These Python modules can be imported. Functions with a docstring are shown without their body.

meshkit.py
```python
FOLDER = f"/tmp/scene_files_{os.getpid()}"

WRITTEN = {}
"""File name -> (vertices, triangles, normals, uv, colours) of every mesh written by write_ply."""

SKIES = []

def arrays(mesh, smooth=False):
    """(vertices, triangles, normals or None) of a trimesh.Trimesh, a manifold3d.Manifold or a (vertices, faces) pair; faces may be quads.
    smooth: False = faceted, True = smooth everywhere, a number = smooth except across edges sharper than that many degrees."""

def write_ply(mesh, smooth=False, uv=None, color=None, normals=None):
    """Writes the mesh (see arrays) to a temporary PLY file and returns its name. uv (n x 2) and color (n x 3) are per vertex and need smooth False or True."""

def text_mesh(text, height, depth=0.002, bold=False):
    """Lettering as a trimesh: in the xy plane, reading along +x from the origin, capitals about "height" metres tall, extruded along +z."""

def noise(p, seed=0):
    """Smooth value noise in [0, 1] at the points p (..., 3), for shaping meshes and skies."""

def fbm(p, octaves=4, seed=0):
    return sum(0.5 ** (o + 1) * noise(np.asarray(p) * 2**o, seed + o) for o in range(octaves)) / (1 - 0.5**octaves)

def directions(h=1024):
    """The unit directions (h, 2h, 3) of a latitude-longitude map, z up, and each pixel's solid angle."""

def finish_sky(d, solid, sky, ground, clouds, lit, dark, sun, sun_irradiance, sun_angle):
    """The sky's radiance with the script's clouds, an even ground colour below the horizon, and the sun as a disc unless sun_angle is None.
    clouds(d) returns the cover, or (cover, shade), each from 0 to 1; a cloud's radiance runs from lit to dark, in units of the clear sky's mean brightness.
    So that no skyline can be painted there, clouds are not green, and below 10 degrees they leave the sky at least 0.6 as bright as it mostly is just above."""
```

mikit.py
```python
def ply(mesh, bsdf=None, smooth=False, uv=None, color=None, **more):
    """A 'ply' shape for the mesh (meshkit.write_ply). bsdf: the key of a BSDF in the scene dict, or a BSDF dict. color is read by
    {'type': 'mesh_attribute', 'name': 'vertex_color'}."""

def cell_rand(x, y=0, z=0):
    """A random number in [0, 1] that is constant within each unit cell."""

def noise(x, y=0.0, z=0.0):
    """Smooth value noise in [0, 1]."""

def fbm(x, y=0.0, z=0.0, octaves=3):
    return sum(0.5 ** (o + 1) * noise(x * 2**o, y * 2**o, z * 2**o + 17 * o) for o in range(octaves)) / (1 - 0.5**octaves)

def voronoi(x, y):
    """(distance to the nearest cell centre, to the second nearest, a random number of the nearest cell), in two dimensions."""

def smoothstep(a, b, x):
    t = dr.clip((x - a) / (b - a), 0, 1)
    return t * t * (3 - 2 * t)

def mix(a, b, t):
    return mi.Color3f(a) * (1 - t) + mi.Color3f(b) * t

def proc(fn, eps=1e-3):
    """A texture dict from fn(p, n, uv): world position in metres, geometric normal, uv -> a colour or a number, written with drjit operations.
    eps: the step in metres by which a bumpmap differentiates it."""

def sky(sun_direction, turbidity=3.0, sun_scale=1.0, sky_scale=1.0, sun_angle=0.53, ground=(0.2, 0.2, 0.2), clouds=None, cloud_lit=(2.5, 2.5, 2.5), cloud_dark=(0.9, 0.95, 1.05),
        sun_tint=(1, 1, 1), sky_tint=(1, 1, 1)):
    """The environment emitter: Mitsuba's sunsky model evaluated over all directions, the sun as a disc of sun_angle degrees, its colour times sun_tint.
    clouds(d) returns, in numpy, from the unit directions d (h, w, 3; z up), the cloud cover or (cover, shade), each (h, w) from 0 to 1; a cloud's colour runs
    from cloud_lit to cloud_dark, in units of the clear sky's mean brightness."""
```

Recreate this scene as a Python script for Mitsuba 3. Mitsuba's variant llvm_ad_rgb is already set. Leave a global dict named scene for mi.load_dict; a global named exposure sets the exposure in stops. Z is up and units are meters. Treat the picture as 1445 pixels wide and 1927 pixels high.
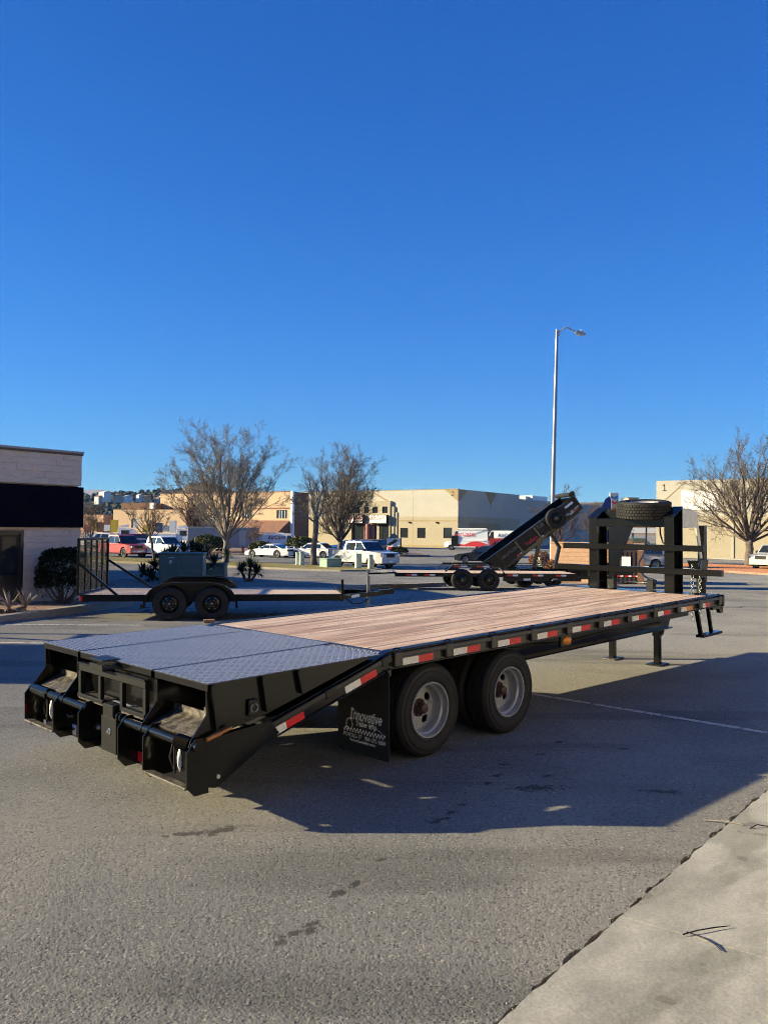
import math, random
import numpy as np, trimesh, shapely.geometry as sg, shapely.affinity as sa
import manifold3d as m3
import drjit as dr, mitsuba as mi, mikit, meshkit
from mikit import proc, noise, fbm, voronoi, cell_rand, smoothstep, mix

# ---------------------------------------------------------------- camera, sky, exposure
CAM_H, F_PX, PITCH, ROLL = 1.9098, 1516.2874, .0207, .010
_cp, _sp, _cr, _sr = math.cos(PITCH), math.sin(PITCH), math.cos(ROLL), math.sin(ROLL)
_fwd = np.array([0, _cp, _sp]); _up0 = np.array([0, -_sp, _cp]); _rt = np.array([1., 0, 0])
_up = -_sr*_rt + _cr*_up0
SUN = np.array([-3.256, -.085, 1.0])
scene, labels = {'type': 'scene'}, {}
scene['camera'] = {'type': 'perspective', 'fov': math.degrees(2*math.atan(722.5/F_PX)), 'fov_axis': 'x', 'near_clip': .05, 'far_clip': 20000.,
    'to_world': mi.ScalarTransform4f().look_at(origin=[0, 0, CAM_H], target=[float(_fwd[0]), float(_fwd[1]), float(CAM_H+_fwd[2])], up=[float(c) for c in _up])}
scene['sky'] = mikit.sky(SUN, turbidity=3.3, sun_scale=1.0, sky_scale=1.0, ground=(.10, .095, .085), sun_tint=(1.10, 1.335, 1.61), sky_tint=(.050, .278, .785),
    clouds=lambda d: .50*np.exp(-np.maximum(d[..., 2], 0)/.12), cloud_lit=(1.25, 2.5, 3.4))
exposure = 3.2

# ---------------------------------------------------------------- helpers
rng = np.random.default_rng(7)
def nrm(a):
    a = np.asarray(a, float); return a/(np.linalg.norm(a)+1e-12)
class MB:
    """collects pieces into one mesh"""
    def __init__(s): s.v, s.f, s.n = [], [], 0
    def add(s, v, f):
        v = np.asarray(v, float); f = np.asarray(f, int)
        if f.shape[1] == 4: f = np.vstack([f[:, [0, 1, 2]], f[:, [0, 2, 3]]])
        s.v.append(v); s.f.append(f+s.n); s.n += len(v); return s
    def tm(s, m, M=None):
        v = np.asarray(m.vertices)
        if M is not None: v = v@M[:3, :3].T+M[:3, 3]
        return s.add(v, m.faces)
    def box(s, x0, x1, y0, y1, z0, z1, ch=0.):
        return s.obox([(x0+x1)/2, (y0+y1)/2, (z0+z1)/2], [1, 0, 0], [0, 1, 0], [0, 0, 1], abs(x1-x0), abs(y1-y0), abs(z1-z0), ch)
    def obox(s, c, X, Y, Z, lx, ly, lz, ch=0.):
        h = np.array([lx, ly, lz])/2; B = np.array([nrm(X), nrm(Y), nrm(Z)])
        if ch <= 0:
            v = np.array([[a, b, d] for a in (-1, 1) for b in (-1, 1) for d in (-1, 1)])*h
            f = [[0, 1, 3, 2], [4, 6, 7, 5], [0, 4, 5, 1], [2, 3, 7, 6], [0, 2, 6, 4], [1, 5, 7, 3]]
        else:
            ch = min(ch, .45*h.min()*2); v = []
            for a in (-1, 1):
                for b in (-1, 1):
                    for d in (-1, 1):
                        g = np.array([a, b, d])
                        for k in range(3):
                            q = g*(h-ch); q[k] = g[k]*h[k]; v.append(q)
            v = np.array(v); f = HULL24
        return s.add(v@B+np.asarray(c, float), f)
    def beam(s, p, q, w, h, up=(0, 0, 1), ch=0.):
        p, q = np.asarray(p, float), np.asarray(q, float); d = nrm(q-p); sd = nrm(np.cross(up, d)); u = np.cross(d, sd)
        return s.obox((p+q)/2, d, sd, u, np.linalg.norm(q-p), w, h, ch)
    def tube(s, pts, r, n=8, cap=True):
        p = np.asarray(pts, float); k = len(p); r = np.broadcast_to(r, (k,))
        t = np.gradient(p, axis=0); t /= np.linalg.norm(t, axis=1, keepdims=True)+1e-12
        ref = np.array([0, 0, 1.]) if abs(t[0, 2]) < .9 else np.array([1., 0, 0])
        a = np.cross(t, ref); a /= np.linalg.norm(a, axis=1, keepdims=True)+1e-12; b = np.cross(t, a)
        an = np.arange(n)*2*np.pi/n
        v = (p[:, None]+r[:, None, None]*(np.cos(an)[None, :, None]*a[:, None]+np.sin(an)[None, :, None]*b[:, None])).reshape(-1, 3)
        i, j = np.meshgrid(np.arange(k-1), np.arange(n), indexing='ij')
        f = np.stack([i*n+j, (i+1)*n+j, (i+1)*n+(j+1) % n, i*n+(j+1) % n], -1).reshape(-1, 4)
        f = np.vstack([f[:, [0, 1, 2]], f[:, [0, 2, 3]]])
        if cap:
            f = np.vstack([f, [[0, q, q+1] for q in range(1, n-1)], [[(k-1)*n, (k-1)*n+q+1, (k-1)*n+q] for q in range(1, n-1)]])
        return s.add(v, f)
    def cyl(s, p, q, r, n=16): return s.tube([p, q], r, n)
    def prism(s, poly, O, U, V, W):
        """polygon (list of 2-D points or shapely) in the plane O+u*U+v*V, extruded by the vector W"""
        g = poly if hasattr(poly, 'geom_type') else sg.Polygon(poly)
        for gg in getattr(g, 'geoms', [g]):
            m = trimesh.creation.extrude_polygon(gg, 1.0, engine='earcut'); v = m.vertices; f = m.faces
            O_, U_, V_, W_ = (np.asarray(k, float) for k in (O, U, V, W))
            if np.dot(np.cross(U_, V_), W_) < 0: f = f[:, ::-1]
            s.add(O_+v[:, :1]*U_+v[:, 1:2]*V_+v[:, 2:3]*W_, f)
        return s
    def lathe(s, prof, O, ax, n=32, closed=False):
        """profile [(radius, height along ax)]"""
        ax = nrm(ax); a = nrm(np.cross(ax, [0, 0, 1] if abs(ax[2]) < .9 else [1, 0, 0])); b = np.cross(ax, a)
        pr = np.asarray(prof, float); k = len(pr); an = np.arange(n)*2*np.pi/n
        ring = np.cos(an)[:, None]*a+np.sin(an)[:, None]*b
        v = (np.asarray(O, float)+pr[:, None, :1]*ring[None]+pr[:, None, 1:]*ax).reshape(-1, 3)
        kk = k if closed else k-1
        i, j = np.meshgrid(np.arange(kk), np.arange(n), indexing='ij')
        f = np.stack([i*n+j, i*n+(j+1) % n, ((i+1) % k)*n+(j+1) % n, ((i+1) % k)*n+j], -1).reshape(-1, 4)
        return s.add(v, f)
    def text(s, txt, h, O, U, V, bold=False, d=.002, sx=1., fit=None):
        m = meshkit.text_mesh(txt, h, d, bold); v = m.vertices; sx = fit/np.ptp(v[:, 0]) if fit else sx; U, V = nrm(U), nrm(V); W = np.cross(U, V)
        return s.add(np.asarray(O, float)+v[:, :1]*U*sx+v[:, 1:2]*V+v[:, 2:3]*W, m.faces)
    def mesh(s): return np.vstack(s.v), np.vstack(s.f)
_u = np.array([[a*(.8 if k != 0 else 1), b*(.8 if k != 1 else 1), d*(.8 if k != 2 else 1)] for a in (-1, 1) for b in (-1, 1) for d in (-1, 1) for k in range(3)])
def _h24():
    h = trimesh.points.PointCloud(_u).convex_hull
    return np.array([int(np.argmin(((_u-p)**2).sum(1))) for p in h.vertices])[h.faces]
HULL24 = _h24()
FRAME = [np.eye(4)]
def frame(x=0, y=0, z=0, deg=0, tilt=0.):
    t = math.radians(deg); c, s_ = math.cos(t), math.sin(t); M = np.eye(4)
    X = np.array([c*math.cos(tilt), s_*math.cos(tilt), math.sin(tilt)]); Y = np.array([-s_, c, 0]); M[:3, 0] = X; M[:3, 1] = Y; M[:3, 2] = np.cross(X, Y); M[:3, 3] = x, y, z
    FRAME[0] = M
def uniq(k):
    if k not in scene and k not in labels: return k
    i = 1
    while f'{k}_{i:03d}' in scene or f'{k}_{i:03d}' in labels: i += 1
    return f'{k}_{i:03d}'
def thing(name, label, cat, group=None):
    k = uniq(name); labels[k] = {'label': label, 'category': cat}
    if group: labels[k]['group'] = group
    return k
def put(key, mb, mat, smooth=False, kind=None, label=None, uv=False):
    """one entry of the scene, moved by the current frame"""
    k = key if (key in labels and key not in scene) else uniq(key)
    v, f = mb.mesh() if hasattr(mb, 'mesh') else mb
    v = np.asarray(v)@FRAME[0][:3, :3].T+FRAME[0][:3, 3]
    scene[k] = mikit.ply((v, f), mat, smooth=smooth, uv=v[:, :2] if uv else None)
    if kind: labels.setdefault(k, {})['kind'] = kind
    if label: labels.setdefault(k, {})['label'] = label
    return k
def struct(name, mb, mat, smooth=False, uv=False): return put(name, mb, mat, smooth, kind='structure', uv=uv)
def gz(y): return -.95*min(max((y-16)/38, 0), 1)

# ---------------------------------------------------------------- materials
def P(name, c, rough=.5, metal=0., spec=.5, two=True, bump=None, **kw):
    b = {'type': 'principled', 'base_color': c if isinstance(c, dict) else {'type': 'rgb', 'value': list(c)}, 'roughness': rough, 'metallic': metal, 'specular': spec, **kw}
    if bump: b = {'type': 'bumpmap', 'tex': bump[0], 'scale': bump[1], 'bsdf': b}
    scene[name] = {'type': 'twosided', 'bsdf': b} if two else b
CA, SA_ = math.cos(.7912), math.sin(.7912); TX, TY = .0898, 6.3718
def tloc(p):
    dx, dy = p.x-TX, p.y-TY
    return dx*CA+dy*SA_, -dx*SA_+dy*CA
# stains on the lot: (x, y, half length, half width, heading)
DRIPS = [(-.46, 3.74, .05, .03, 1.0), (-.40, 3.83, .07, .03, .6), (-.32, 3.93, .05, .025, .8), (-.22, 4.25, .06, .03, .7), (-.13, 4.37, .05, .025, .9), (.0, 4.68, .04, .02, .6), (-.33, 3.86, .04, .03, 1.2),
         (.36, 5.3, .05, .03, .8), (.47, 5.47, .05, .03, .7), (.55, 5.62, .06, .03, .6), (.42, 5.36, .04, .03, .3), (.9, 6.3, .05, .04, .4), (1.0, 6.6, .05, .03, .2), (.8, 6.1, .05, .03, .9), (1.35, 6.9, .05, .03, .6), (1.6, 7.3, .05, .03, .5), (1.28, 6.3, .05, .03, .5), (2.1, 7.1, .06, .03, .3),
         (-1.2, 5.05, .13, .05, .3), (-1.0, 5.1, .10, .05, .9), (1.15, 6.0, .2, .08, .1), (2.05, 5.95, .14, .05, -.1)]
def asphalt_col(p, n, uv):
    x, y = p.x, p.y
    big = fbm(x*.35+3, y*.35, 0, 4); mid = fbm(x*1.7, y*1.7+9, 0, 4); n1 = noise(x*82, y*82); n2 = noise(x*160, y*160); pit = n1*.55+n2*.45
    c = mix((.132, .1315, .1265), (.198, .196, .188), smoothstep(.3, .7, big)*.6+.4*mid)
    c = mix(c, mi.Color3f(.212, .202, .182), smoothstep(.42, .62, fbm(x*.9+20, y*.5+4, 0, 4))*.45)
    c = mix(c, c*.72, smoothstep(.54, .66, fbm(x*.55+60, y*.8+11, 0, 5))*.5)
    c = c*(.80+.28*n1+.16*n2)
    c = mix(c, mi.Color3f(.04, .036, .032), smoothstep(.33, .20, pit)*.55)
    c = mix(c, mi.Color3f(.31, .285, .245), smoothstep(.78, .90, noise(x*95+7, y*95))*.75)
    br = fbm(x*38, y*38, 0, 2); st = mi.Float(0)
    for sx, sy, a, b, h in DRIPS:
        ch, sh = math.cos(h), math.sin(h); u = ((x-sx)*ch+(y-sy)*sh)/(a*1.05); v = (-(x-sx)*sh+(y-sy)*ch)/(b*.85)
        st = dr.maximum(st, smoothstep(1.3, .5, dr.sqrt(u*u+v*v)+1.6*(br-.5)))
    c = mix(c, mi.Color3f(.032, .03, .028), st*.75)
    ck = dr.abs(fbm(x*.16+40, y*.16, 0, 5)-.5); c = mix(c, mi.Color3f(.018, .017, .016), smoothstep(.0035, .001, ck)*smoothstep(14, 18, y))
    c = c*(1-.25*smoothstep(.62, .75, fbm(x*.25+50, y*1.8+3, 0, 4)))
    return c
def asphalt_h(p, n, uv):
    x, y = p.x, p.y
    return .62*noise(x*82, y*82)+.5*noise(x*160, y*160)+.35*noise(x*27, y*27)
P('asphalt', proc(asphalt_col), .85, spec=.3, bump=(proc(asphalt_h, eps=.0013), .0033))
def concrete_col(p, n, uv):
    x, y = p.x, p.y; u = x*CA+y*SA_; v = -x*SA_+y*CA
    a = fbm(u*1.2, v*3.2, 1, 5); b = fbm(u*5, v*9, 2, 4); g = noise(x*120, y*120)
    c = mix((.24, .232, .208), (.372, .36, .322), smoothstep(.28, .72, .6*a+.4*b))
    c = mix(c, mi.Color3f(.19, .19, .16), smoothstep(.6, .72, fbm(u*1.5+9, v*4+3, 0, 4))*.6)
    c = mix(c, mi.Color3f(.15, .135, .115), smoothstep(.76, .82, fbm(u*6+9, v*6+3, 0, 3))*.7)
    return c*(.87+.26*g)
P('concrete', proc(concrete_col), .8, spec=.3, bump=(proc(lambda p, n, uv: fbm(p.x*60, p.y*60, 0, 3)), .0016))
def kerb_col(p, n, uv):
    g = fbm(p.x*6, p.y*6, p.z*12, 4); return mix((.22, .20, .17), (.36, .33, .29), g)*(.85+.3*noise(p.x*70, p.y*70, p.z*70))
P('kerb_stone', proc(kerb_col), .85, spec=.25)
P('line_paint', proc(lambda p, n, uv: mix((.12, .115, .105), (.46, .45, .42), smoothstep(.24, .5, fbm(p.x*22, p.y*22, 0, 4)))), .8, spec=.2)
def wood_col(p, n, uv):
    X, Y = tloc(p); k = dr.floor((Y-.115)/.1787); r = cell_rand(k, 3); r2 = cell_rand(k, 8); yy = Y*9+r*30
    gr = fbm(X*1.1+r*40, yy*2.2, 0, 5); fine = noise(X*5+r*9, Y*260); ring = dr.sin((gr*11+yy*1.2)*2)
    c = mix((.365, .248, .187), (.535, .412, .327), smoothstep(.3, .7, gr))*(.86+.28*fbm(X*2.2+r*7, Y*5, 3, 4)); c = mix(c, c*mi.Color3f(.80, .72, .68), .5*(ring*.5+.5)); c = c*(.82+.3*fine)*(.85+.3*r2)
    c = mix(c, mi.Color3f(.62, .48, .36), smoothstep(.66, .78, fbm(X*1.6+r*20, Y*30, 4, 3))*.7)
    d1, d2, cr = voronoi(X*1.5+r*17, Y*5.6); c = mix(c, mi.Color3f(.10, .055, .035), smoothstep(.075, .045, d1)*smoothstep(.4, .5, cr)*.8)
    c = mix(c, mi.Color3f(.17, .12, .10), smoothstep(.62, .74, fbm(X*.9+r2*10, Y*22, 8, 4))*.55)
    return c
P('deck_wood', proc(wood_col), .65, spec=.3, bump=(proc(lambda p, n, uv: noise(tloc(p)[0]*4, tloc(p)[1]*170)), .0012))
P('pale_wood', proc(lambda p, n, uv: mix((.42, .31, .23), (.58, .45, .35), fbm(p.x*2, p.y*14, 0, 4))), .7, spec=.3)
P('old_wood', proc(lambda p, n, uv: mix((.30, .16, .08), (.45, .27, .15), fbm(p.x*8, p.y*30, p.z*30, 4))), .8, spec=.2)
P('black_paint', proc(lambda p, n, uv: mix(mix((.003, .003, .0032), (.006, .0058, .0055), fbm(p.x*3, p.y*3, p.z*3, 4)), mi.Color3f(.02, .018, .015), smoothstep(.62, .80, fbm(p.x*40, p.y*40, p.z*40, 3))*.35)), .13, spec=.42)
P('rail_dust_reflection', proc(lambda p, n, uv: mix((.014, .013, .010), (.036, .033, .026), fbm(p.x*5, p.y*5, p.z*9, 4))), .22, spec=.6)  # dusty black, with a sunlit wall's olive reflection put into the colour
P('black_flat', (.008, .008, .008), .4, spec=.28)
def tread_col(p, n, uv):
    X, Y = tloc(p); g = fbm(X*5, Y*5, 0, 4); return mix((.018, .020, .025), (.030, .031, .036), g)
P('tread_plate', proc(tread_col), .33, spec=.6)
P('tread_steel', (.45, .46, .48), .34, metal=.5, spec=.6)
P('worn_steel', proc(lambda p, n, uv: mix((.06, .052, .044), (.19, .17, .145), smoothstep(.3, .7, fbm(p.x*28, p.y*28, p.z*28, 4)))), .45, metal=.6)
P('rubber', proc(lambda p, n, uv: mix((.010, .010, .0105), (.024, .023, .022), fbm(p.x*9, p.y*9, p.z*9, 4))), .62, spec=.3)
P('flap_rubber', proc(lambda p, n, uv: mix((.014, .015, .017), (.03, .03, .03), fbm(p.x*4, p.y*4, p.z*4, 4))), .6, spec=.3)
P('rim_grey', proc(lambda p, n, uv: mix((.30, .31, .32), (.38, .385, .39), fbm(p.x*14, p.y*14, p.z*14, 3))), .38, metal=.35, spec=.5)
P('hub_red', proc(lambda p, n, uv: mix((.03, .014, .012), (.06, .03, .024), fbm(p.x*40, p.y*40, p.z*40, 3))), .5)
P('galvanised', (.26, .27, .28), .4, metal=.85)
P('chrome', (.8, .8, .8), .12, metal=1.)
P('copper_brown', (.42, .17, .045), .45)
P('red_reflector', proc(lambda p, n, uv: mix((.62, .008, .012), (.74, .015, .02), noise(p.x*60, p.y*60, p.z*60))), .25, spec=.6)
P('white_reflector', proc(lambda p, n, uv: mix((.74, .73, .68), (.86, .85, .80), noise(p.x*50, p.y*50, p.z*50))), .3, spec=.6)
P('amber_lens', (.75, .24, .02), .2, spec=.6)
P('white_print', (.88, .87, .84), .6)
P('red_print', (.55, .03, .04), .6)
P('grey_print', (.16, .16, .155), .6)
P('blue_cable', (.08, .17, .38), .4)
P('neck_reflection', proc(lambda p, n, uv: mix((.66, .62, .49), (.78, .74, .60), fbm(p.x*6, p.y*6, p.z*6, 4))), .5)  # beige puts the reflection of a sunlit wall into the colour of black steel
def block_col(p, n, uv):
    g = fbm(p.x*5, p.y*5, p.z*9, 4); return mix((.60, .49, .385), (.74, .62, .50), g)*(.85+.3*noise(p.x*50, p.y*50, p.z*70))
P('stone_block', proc(block_col), .9, spec=.15, bump=(proc(lambda p, n, uv: fbm(p.x*24, p.y*24, p.z*40, 3)), .007))
P('mortar', (.58, .47, .37), .9, spec=.1)
P('navy_fascia', (.003, .0035, .010), .9, spec=.05)
P('dark_glass', (.018, .022, .026), .06, spec=.8)
P('car_glass', (.016, .019, .022), .05, spec=.9)
def stucco(a, b): return proc(lambda p, n, uv: mix(a, b, fbm(p.x*.5, p.y*.5, p.z*.9, 5))*(.93+.14*noise(p.x*9, p.y*9, p.z*9)))
P('cream_upper', stucco((.385, .362, .305), (.435, .413, .355)), .9, spec=.15)
P('cream_lower', stucco((.34, .295, .208), (.385, .34, .247)), .9, spec=.15)
P('sky_block_wall', stucco((.20, .165, .125), (.26, .215, .165)), .9, spec=.15)  # dark walls of the unseen shop, added to block sky light
P('tan_panel', stucco((.30, .23, .13), (.34, .265, .155)), .9, spec=.15)
P('orange_stucco', stucco((.50, .355, .225), (.56, .41, .27)), .9, spec=.15)
P('planter_block', stucco((.54, .335, .215), (.62, .40, .265)), .9, spec=.15)
P('brown_trim', stucco((.15, .085, .055), (.22, .125, .08)), .85, spec=.2)
P('brown_metal', (.045, .028, .025), .5)
P('roof_brown', proc(lambda p, n, uv: mix((.16, .085, .06), (.27, .15, .11), fbm(p.x*3, p.y*3, p.z*6, 4))), .9, spec=.15)
P('column_red', (.28, .12, .10), .8)
P('roof_grey', (.45, .45, .44), .7)
P('white_wall', (.72, .71, .68), .7)
P('white_paint', (.74, .745, .75), .25, spec=.5, clearcoat=.6)
P('silver_paint', (.44, .45, .46), .25, metal=.15, clearcoat=.6)
P('red_paint', (.34, .05, .055), .3, clearcoat=.6)
P('dark_red_paint', (.20, .012, .018), .3, clearcoat=.6)
P('dark_paint', (.016, .018, .022), .22, clearcoat=.7)
P('navy_paint', (.03, .06, .14), .28, clearcoat=.6)
P('blue_paint', (.02, .09, .42), .3, clearcoat=.6)
P('teal_paint', (.04, .13, .15), .35, clearcoat=.4)
P('grey_paint', (.30, .30, .31), .4)
P('green_cabinet', proc(lambda p, n, uv: mix((.10, .155, .13), (.125, .185, .155), fbm(p.x*3, p.y*3, p.z*3, 4))), .45)
P('pale_green', proc(lambda p, n, uv: mix((.40, .46, .36), (.50, .55, .44), fbm(p.x*4, p.y*4, p.z*4, 4))), .6)
P('mid_green', (.20, .29, .22), .6)
P('bark_grey', proc(lambda p, n, uv: mix((.13, .112, .098), (.26, .228, .197), fbm(p.x*7, p.y*7, p.z*3, 4))), .9, spec=.1)
P('bark_brown', proc(lambda p, n, uv: mix((.085, .068, .055), (.175, .143, .118), fbm(p.x*7, p.y*7, p.z*3, 4))), .9, spec=.1)
P('twig_red', (.12, .082, .068), .9, spec=.1)
P('leaf_dark', (.010, .016, .008), .8, spec=.1)
P('leaf_olive', proc(lambda p, n, uv: mix((.045, .055, .018), (.10, .095, .035), noise(p.x*7, p.y*7, p.z*7))), .7, spec=.2)
P('leaf_palm', (.028, .048, .028), .55, spec=.3)
P('leaf_red', proc(lambda p, n, uv: mix((.06, .075, .02), (.30, .06, .035), noise(p.x*9, p.y*9, p.z*9))), .7, spec=.2)
P('dry_stalk', (.26, .22, .19), .8, spec=.2)
P('lawn', proc(lambda p, n, uv: mix((.13, .115, .045), (.24, .205, .10), fbm(p.x*1.5, p.y*1.5, 0, 4))), .95, spec=.05)
P('red_gravel', proc(lambda p, n, uv: mix((.30, .12, .06), (.46, .22, .125), voronoi(p.x*9, p.y*9)[2])*(.75+.4*noise(p.x*30, p.y*30))), .95, spec=.05)
P('bare_soil', proc(lambda p, n, uv: mix((.20, .13, .09), (.33, .22, .155), fbm(p.x*3, p.y*3, 0, 4))), .95, spec=.05)
P('hill_scrub', proc(lambda p, n, uv: mix((.055, .055, .045), (.17, .125, .085), smoothstep(.35, .7, fbm(p.x*.02, p.y*.02, p.z*.05, 5)))), .95, spec=.05)
P('hill_tree', (.065, .068, .055), .95, spec=.05)
P('mountain_rock', proc(lambda p, n, uv: mix((.17, .13, .11), (.26, .20, .165), fbm(p.x*.002, p.y*.002, p.z*.006, 5))), .95, spec=.05)
P('yellow_paint', (.62, .42, .03), .4)
P('navy_fabric', (.02, .035, .17), .7)
P('sign_blue', (.02, .12, .33), .4)

# ---------------------------------------------------------------- ground and large structure
def strip(pts, w0, w1):
    """a ribbon polygon between the offsets w0 and w1 to the left of a polyline"""
    L = sg.LineString(pts); a = L.offset_curve(w0) if w0 else L; b = L.offset_curve(w1) if w1 else L
    return sg.Polygon(list(a.coords)+list(b.coords)[::-1])
def ragged(p, q, step, amp, seed):
    p, q = np.array(p, float), np.array(q, float); n = int(np.linalg.norm(q-p)/step); t = np.linspace(0, 1, n+1)
    d = nrm(q-p); nn = np.array([-d[1], d[0]]); pts = p+t[:, None]*(q-p)
    j = (meshkit.fbm(np.stack([pts[:, 0]*9, pts[:, 1]*9, t*0], 1), 4, seed)-.5)*2*amp
    return [tuple(a) for a in pts+j[:, None]*nn]
E0, E1 = (-2.04, .18), (6.9, 10.78)
slab_edge = ragged(E0, E1, .015, .014, 3); asph_edge = ragged((E0[0]-.017, E0[1]+.0145), (E1[0]-.017, E1[1]+.0145), .010, .036, 5)
slab_poly = sg.Polygon(slab_edge+[(30, 2), (30, -20), (-2.04, -20)])
hole_poly = sg.Polygon(asph_edge+[(30.2, 2.2), (30.2, -20), (-2.06, -20)])
g = MB(); hole_poly = hole_poly.buffer(0)
for xa, xb, ya, yb in [(x, x+4, y, y+4) for x in range(-16, 16, 4) for y in range(-4, 16, 4)]+[(-90, -16, -40, 16), (16, 90, -40, 16), (-16, 16, -40, -4)]:
    q = sg.box(xa, ya, xb, yb).difference(hole_poly)
    for q in getattr(q, 'geoms', [q]):
        if q.area > 1e-4: g.prism(q, [0, 0, -.06], [1, 0, 0], [0, 1, 0], [0, 0, .06])
xs = np.array([-8000, -400, -90, 0, 90, 400, 8000.]); ys = np.array([16, 54, 160, 600, 9000.])
v = np.array([[x, y, gz(y)] for y in ys for x in xs]); f = [[j*7+i, j*7+i+1, (j+1)*7+i+1, (j+1)*7+i] for j in range(4) for i in range(6)]
g.add(v, f)
for a, b in ((-8000, -90), (90, 8000)): g.add([[a, -1500, 0], [b, -1500, 0], [b, 16, 0], [a, 16, 0]], [[0, 1, 2, 3]])
g.add([[-90, -1500, 0], [90, -1500, 0], [90, -40, 0], [-90, -40, 0]], [[0, 1, 2, 3]])
struct('ground', g, 'asphalt', uv=True)
struct('soil_bed', MB().add([[-3, -20, -.055], [31, -20, -.055], [31, 12, -.055], [-3, 12, -.055]], [[0, 1, 2, 3]]), 'bare_soil')
joint = sg.LineString([(1.05, 4.1), (4.2, 1.9)]).buffer(.0022)
struct('concrete_apron', MB().prism(slab_poly.buffer(0).difference(joint), [0, 0, -.05], [1, 0, 0], [0, 1, 0], [0, 0, .062]), 'concrete')
def line(name, p, q, w): 
    p, q = np.array(p, float), np.array(q, float); d = nrm(q-p); nn = np.array([-d[1], d[0]])*w/2
    v = [[*(p-nn), gz(p[1])+.004], [*(q-nn), gz(q[1])+.004], [*(q+nn), gz(q[1])+.004], [*(p+nn), gz(p[1])+.004]]
    struct(name, MB().add(v, [[0, 1, 2, 3]]), 'line_paint')
line('parking_line', (1.2, 9.9), (7.5, 4.3), .085)
line('parking_line', (-9.5, 15.35), (-4.6, 15.55), .09); line('parking_line', (-9, 13.2), (-3.4, 13.0), .09)
line('parking_line', (2.6, 16.8), (12, 12.6), .09)
def kerb(pts, z, h=.13, w=.16, left=True):
    return MB().prism(strip(pts, 0, w if left else -w), [0, 0, z-.2], [1, 0, 0], [0, 1, 0], [0, 0, h+.2])
kl = [(-11.5, 6.0), (-9.2, 11.4), (-7.47, 15.76), (-6.7, 18.0), (-6.3, 20.5)]
struct('kerb', kerb(kl, 0), 'kerb_stone')
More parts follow.
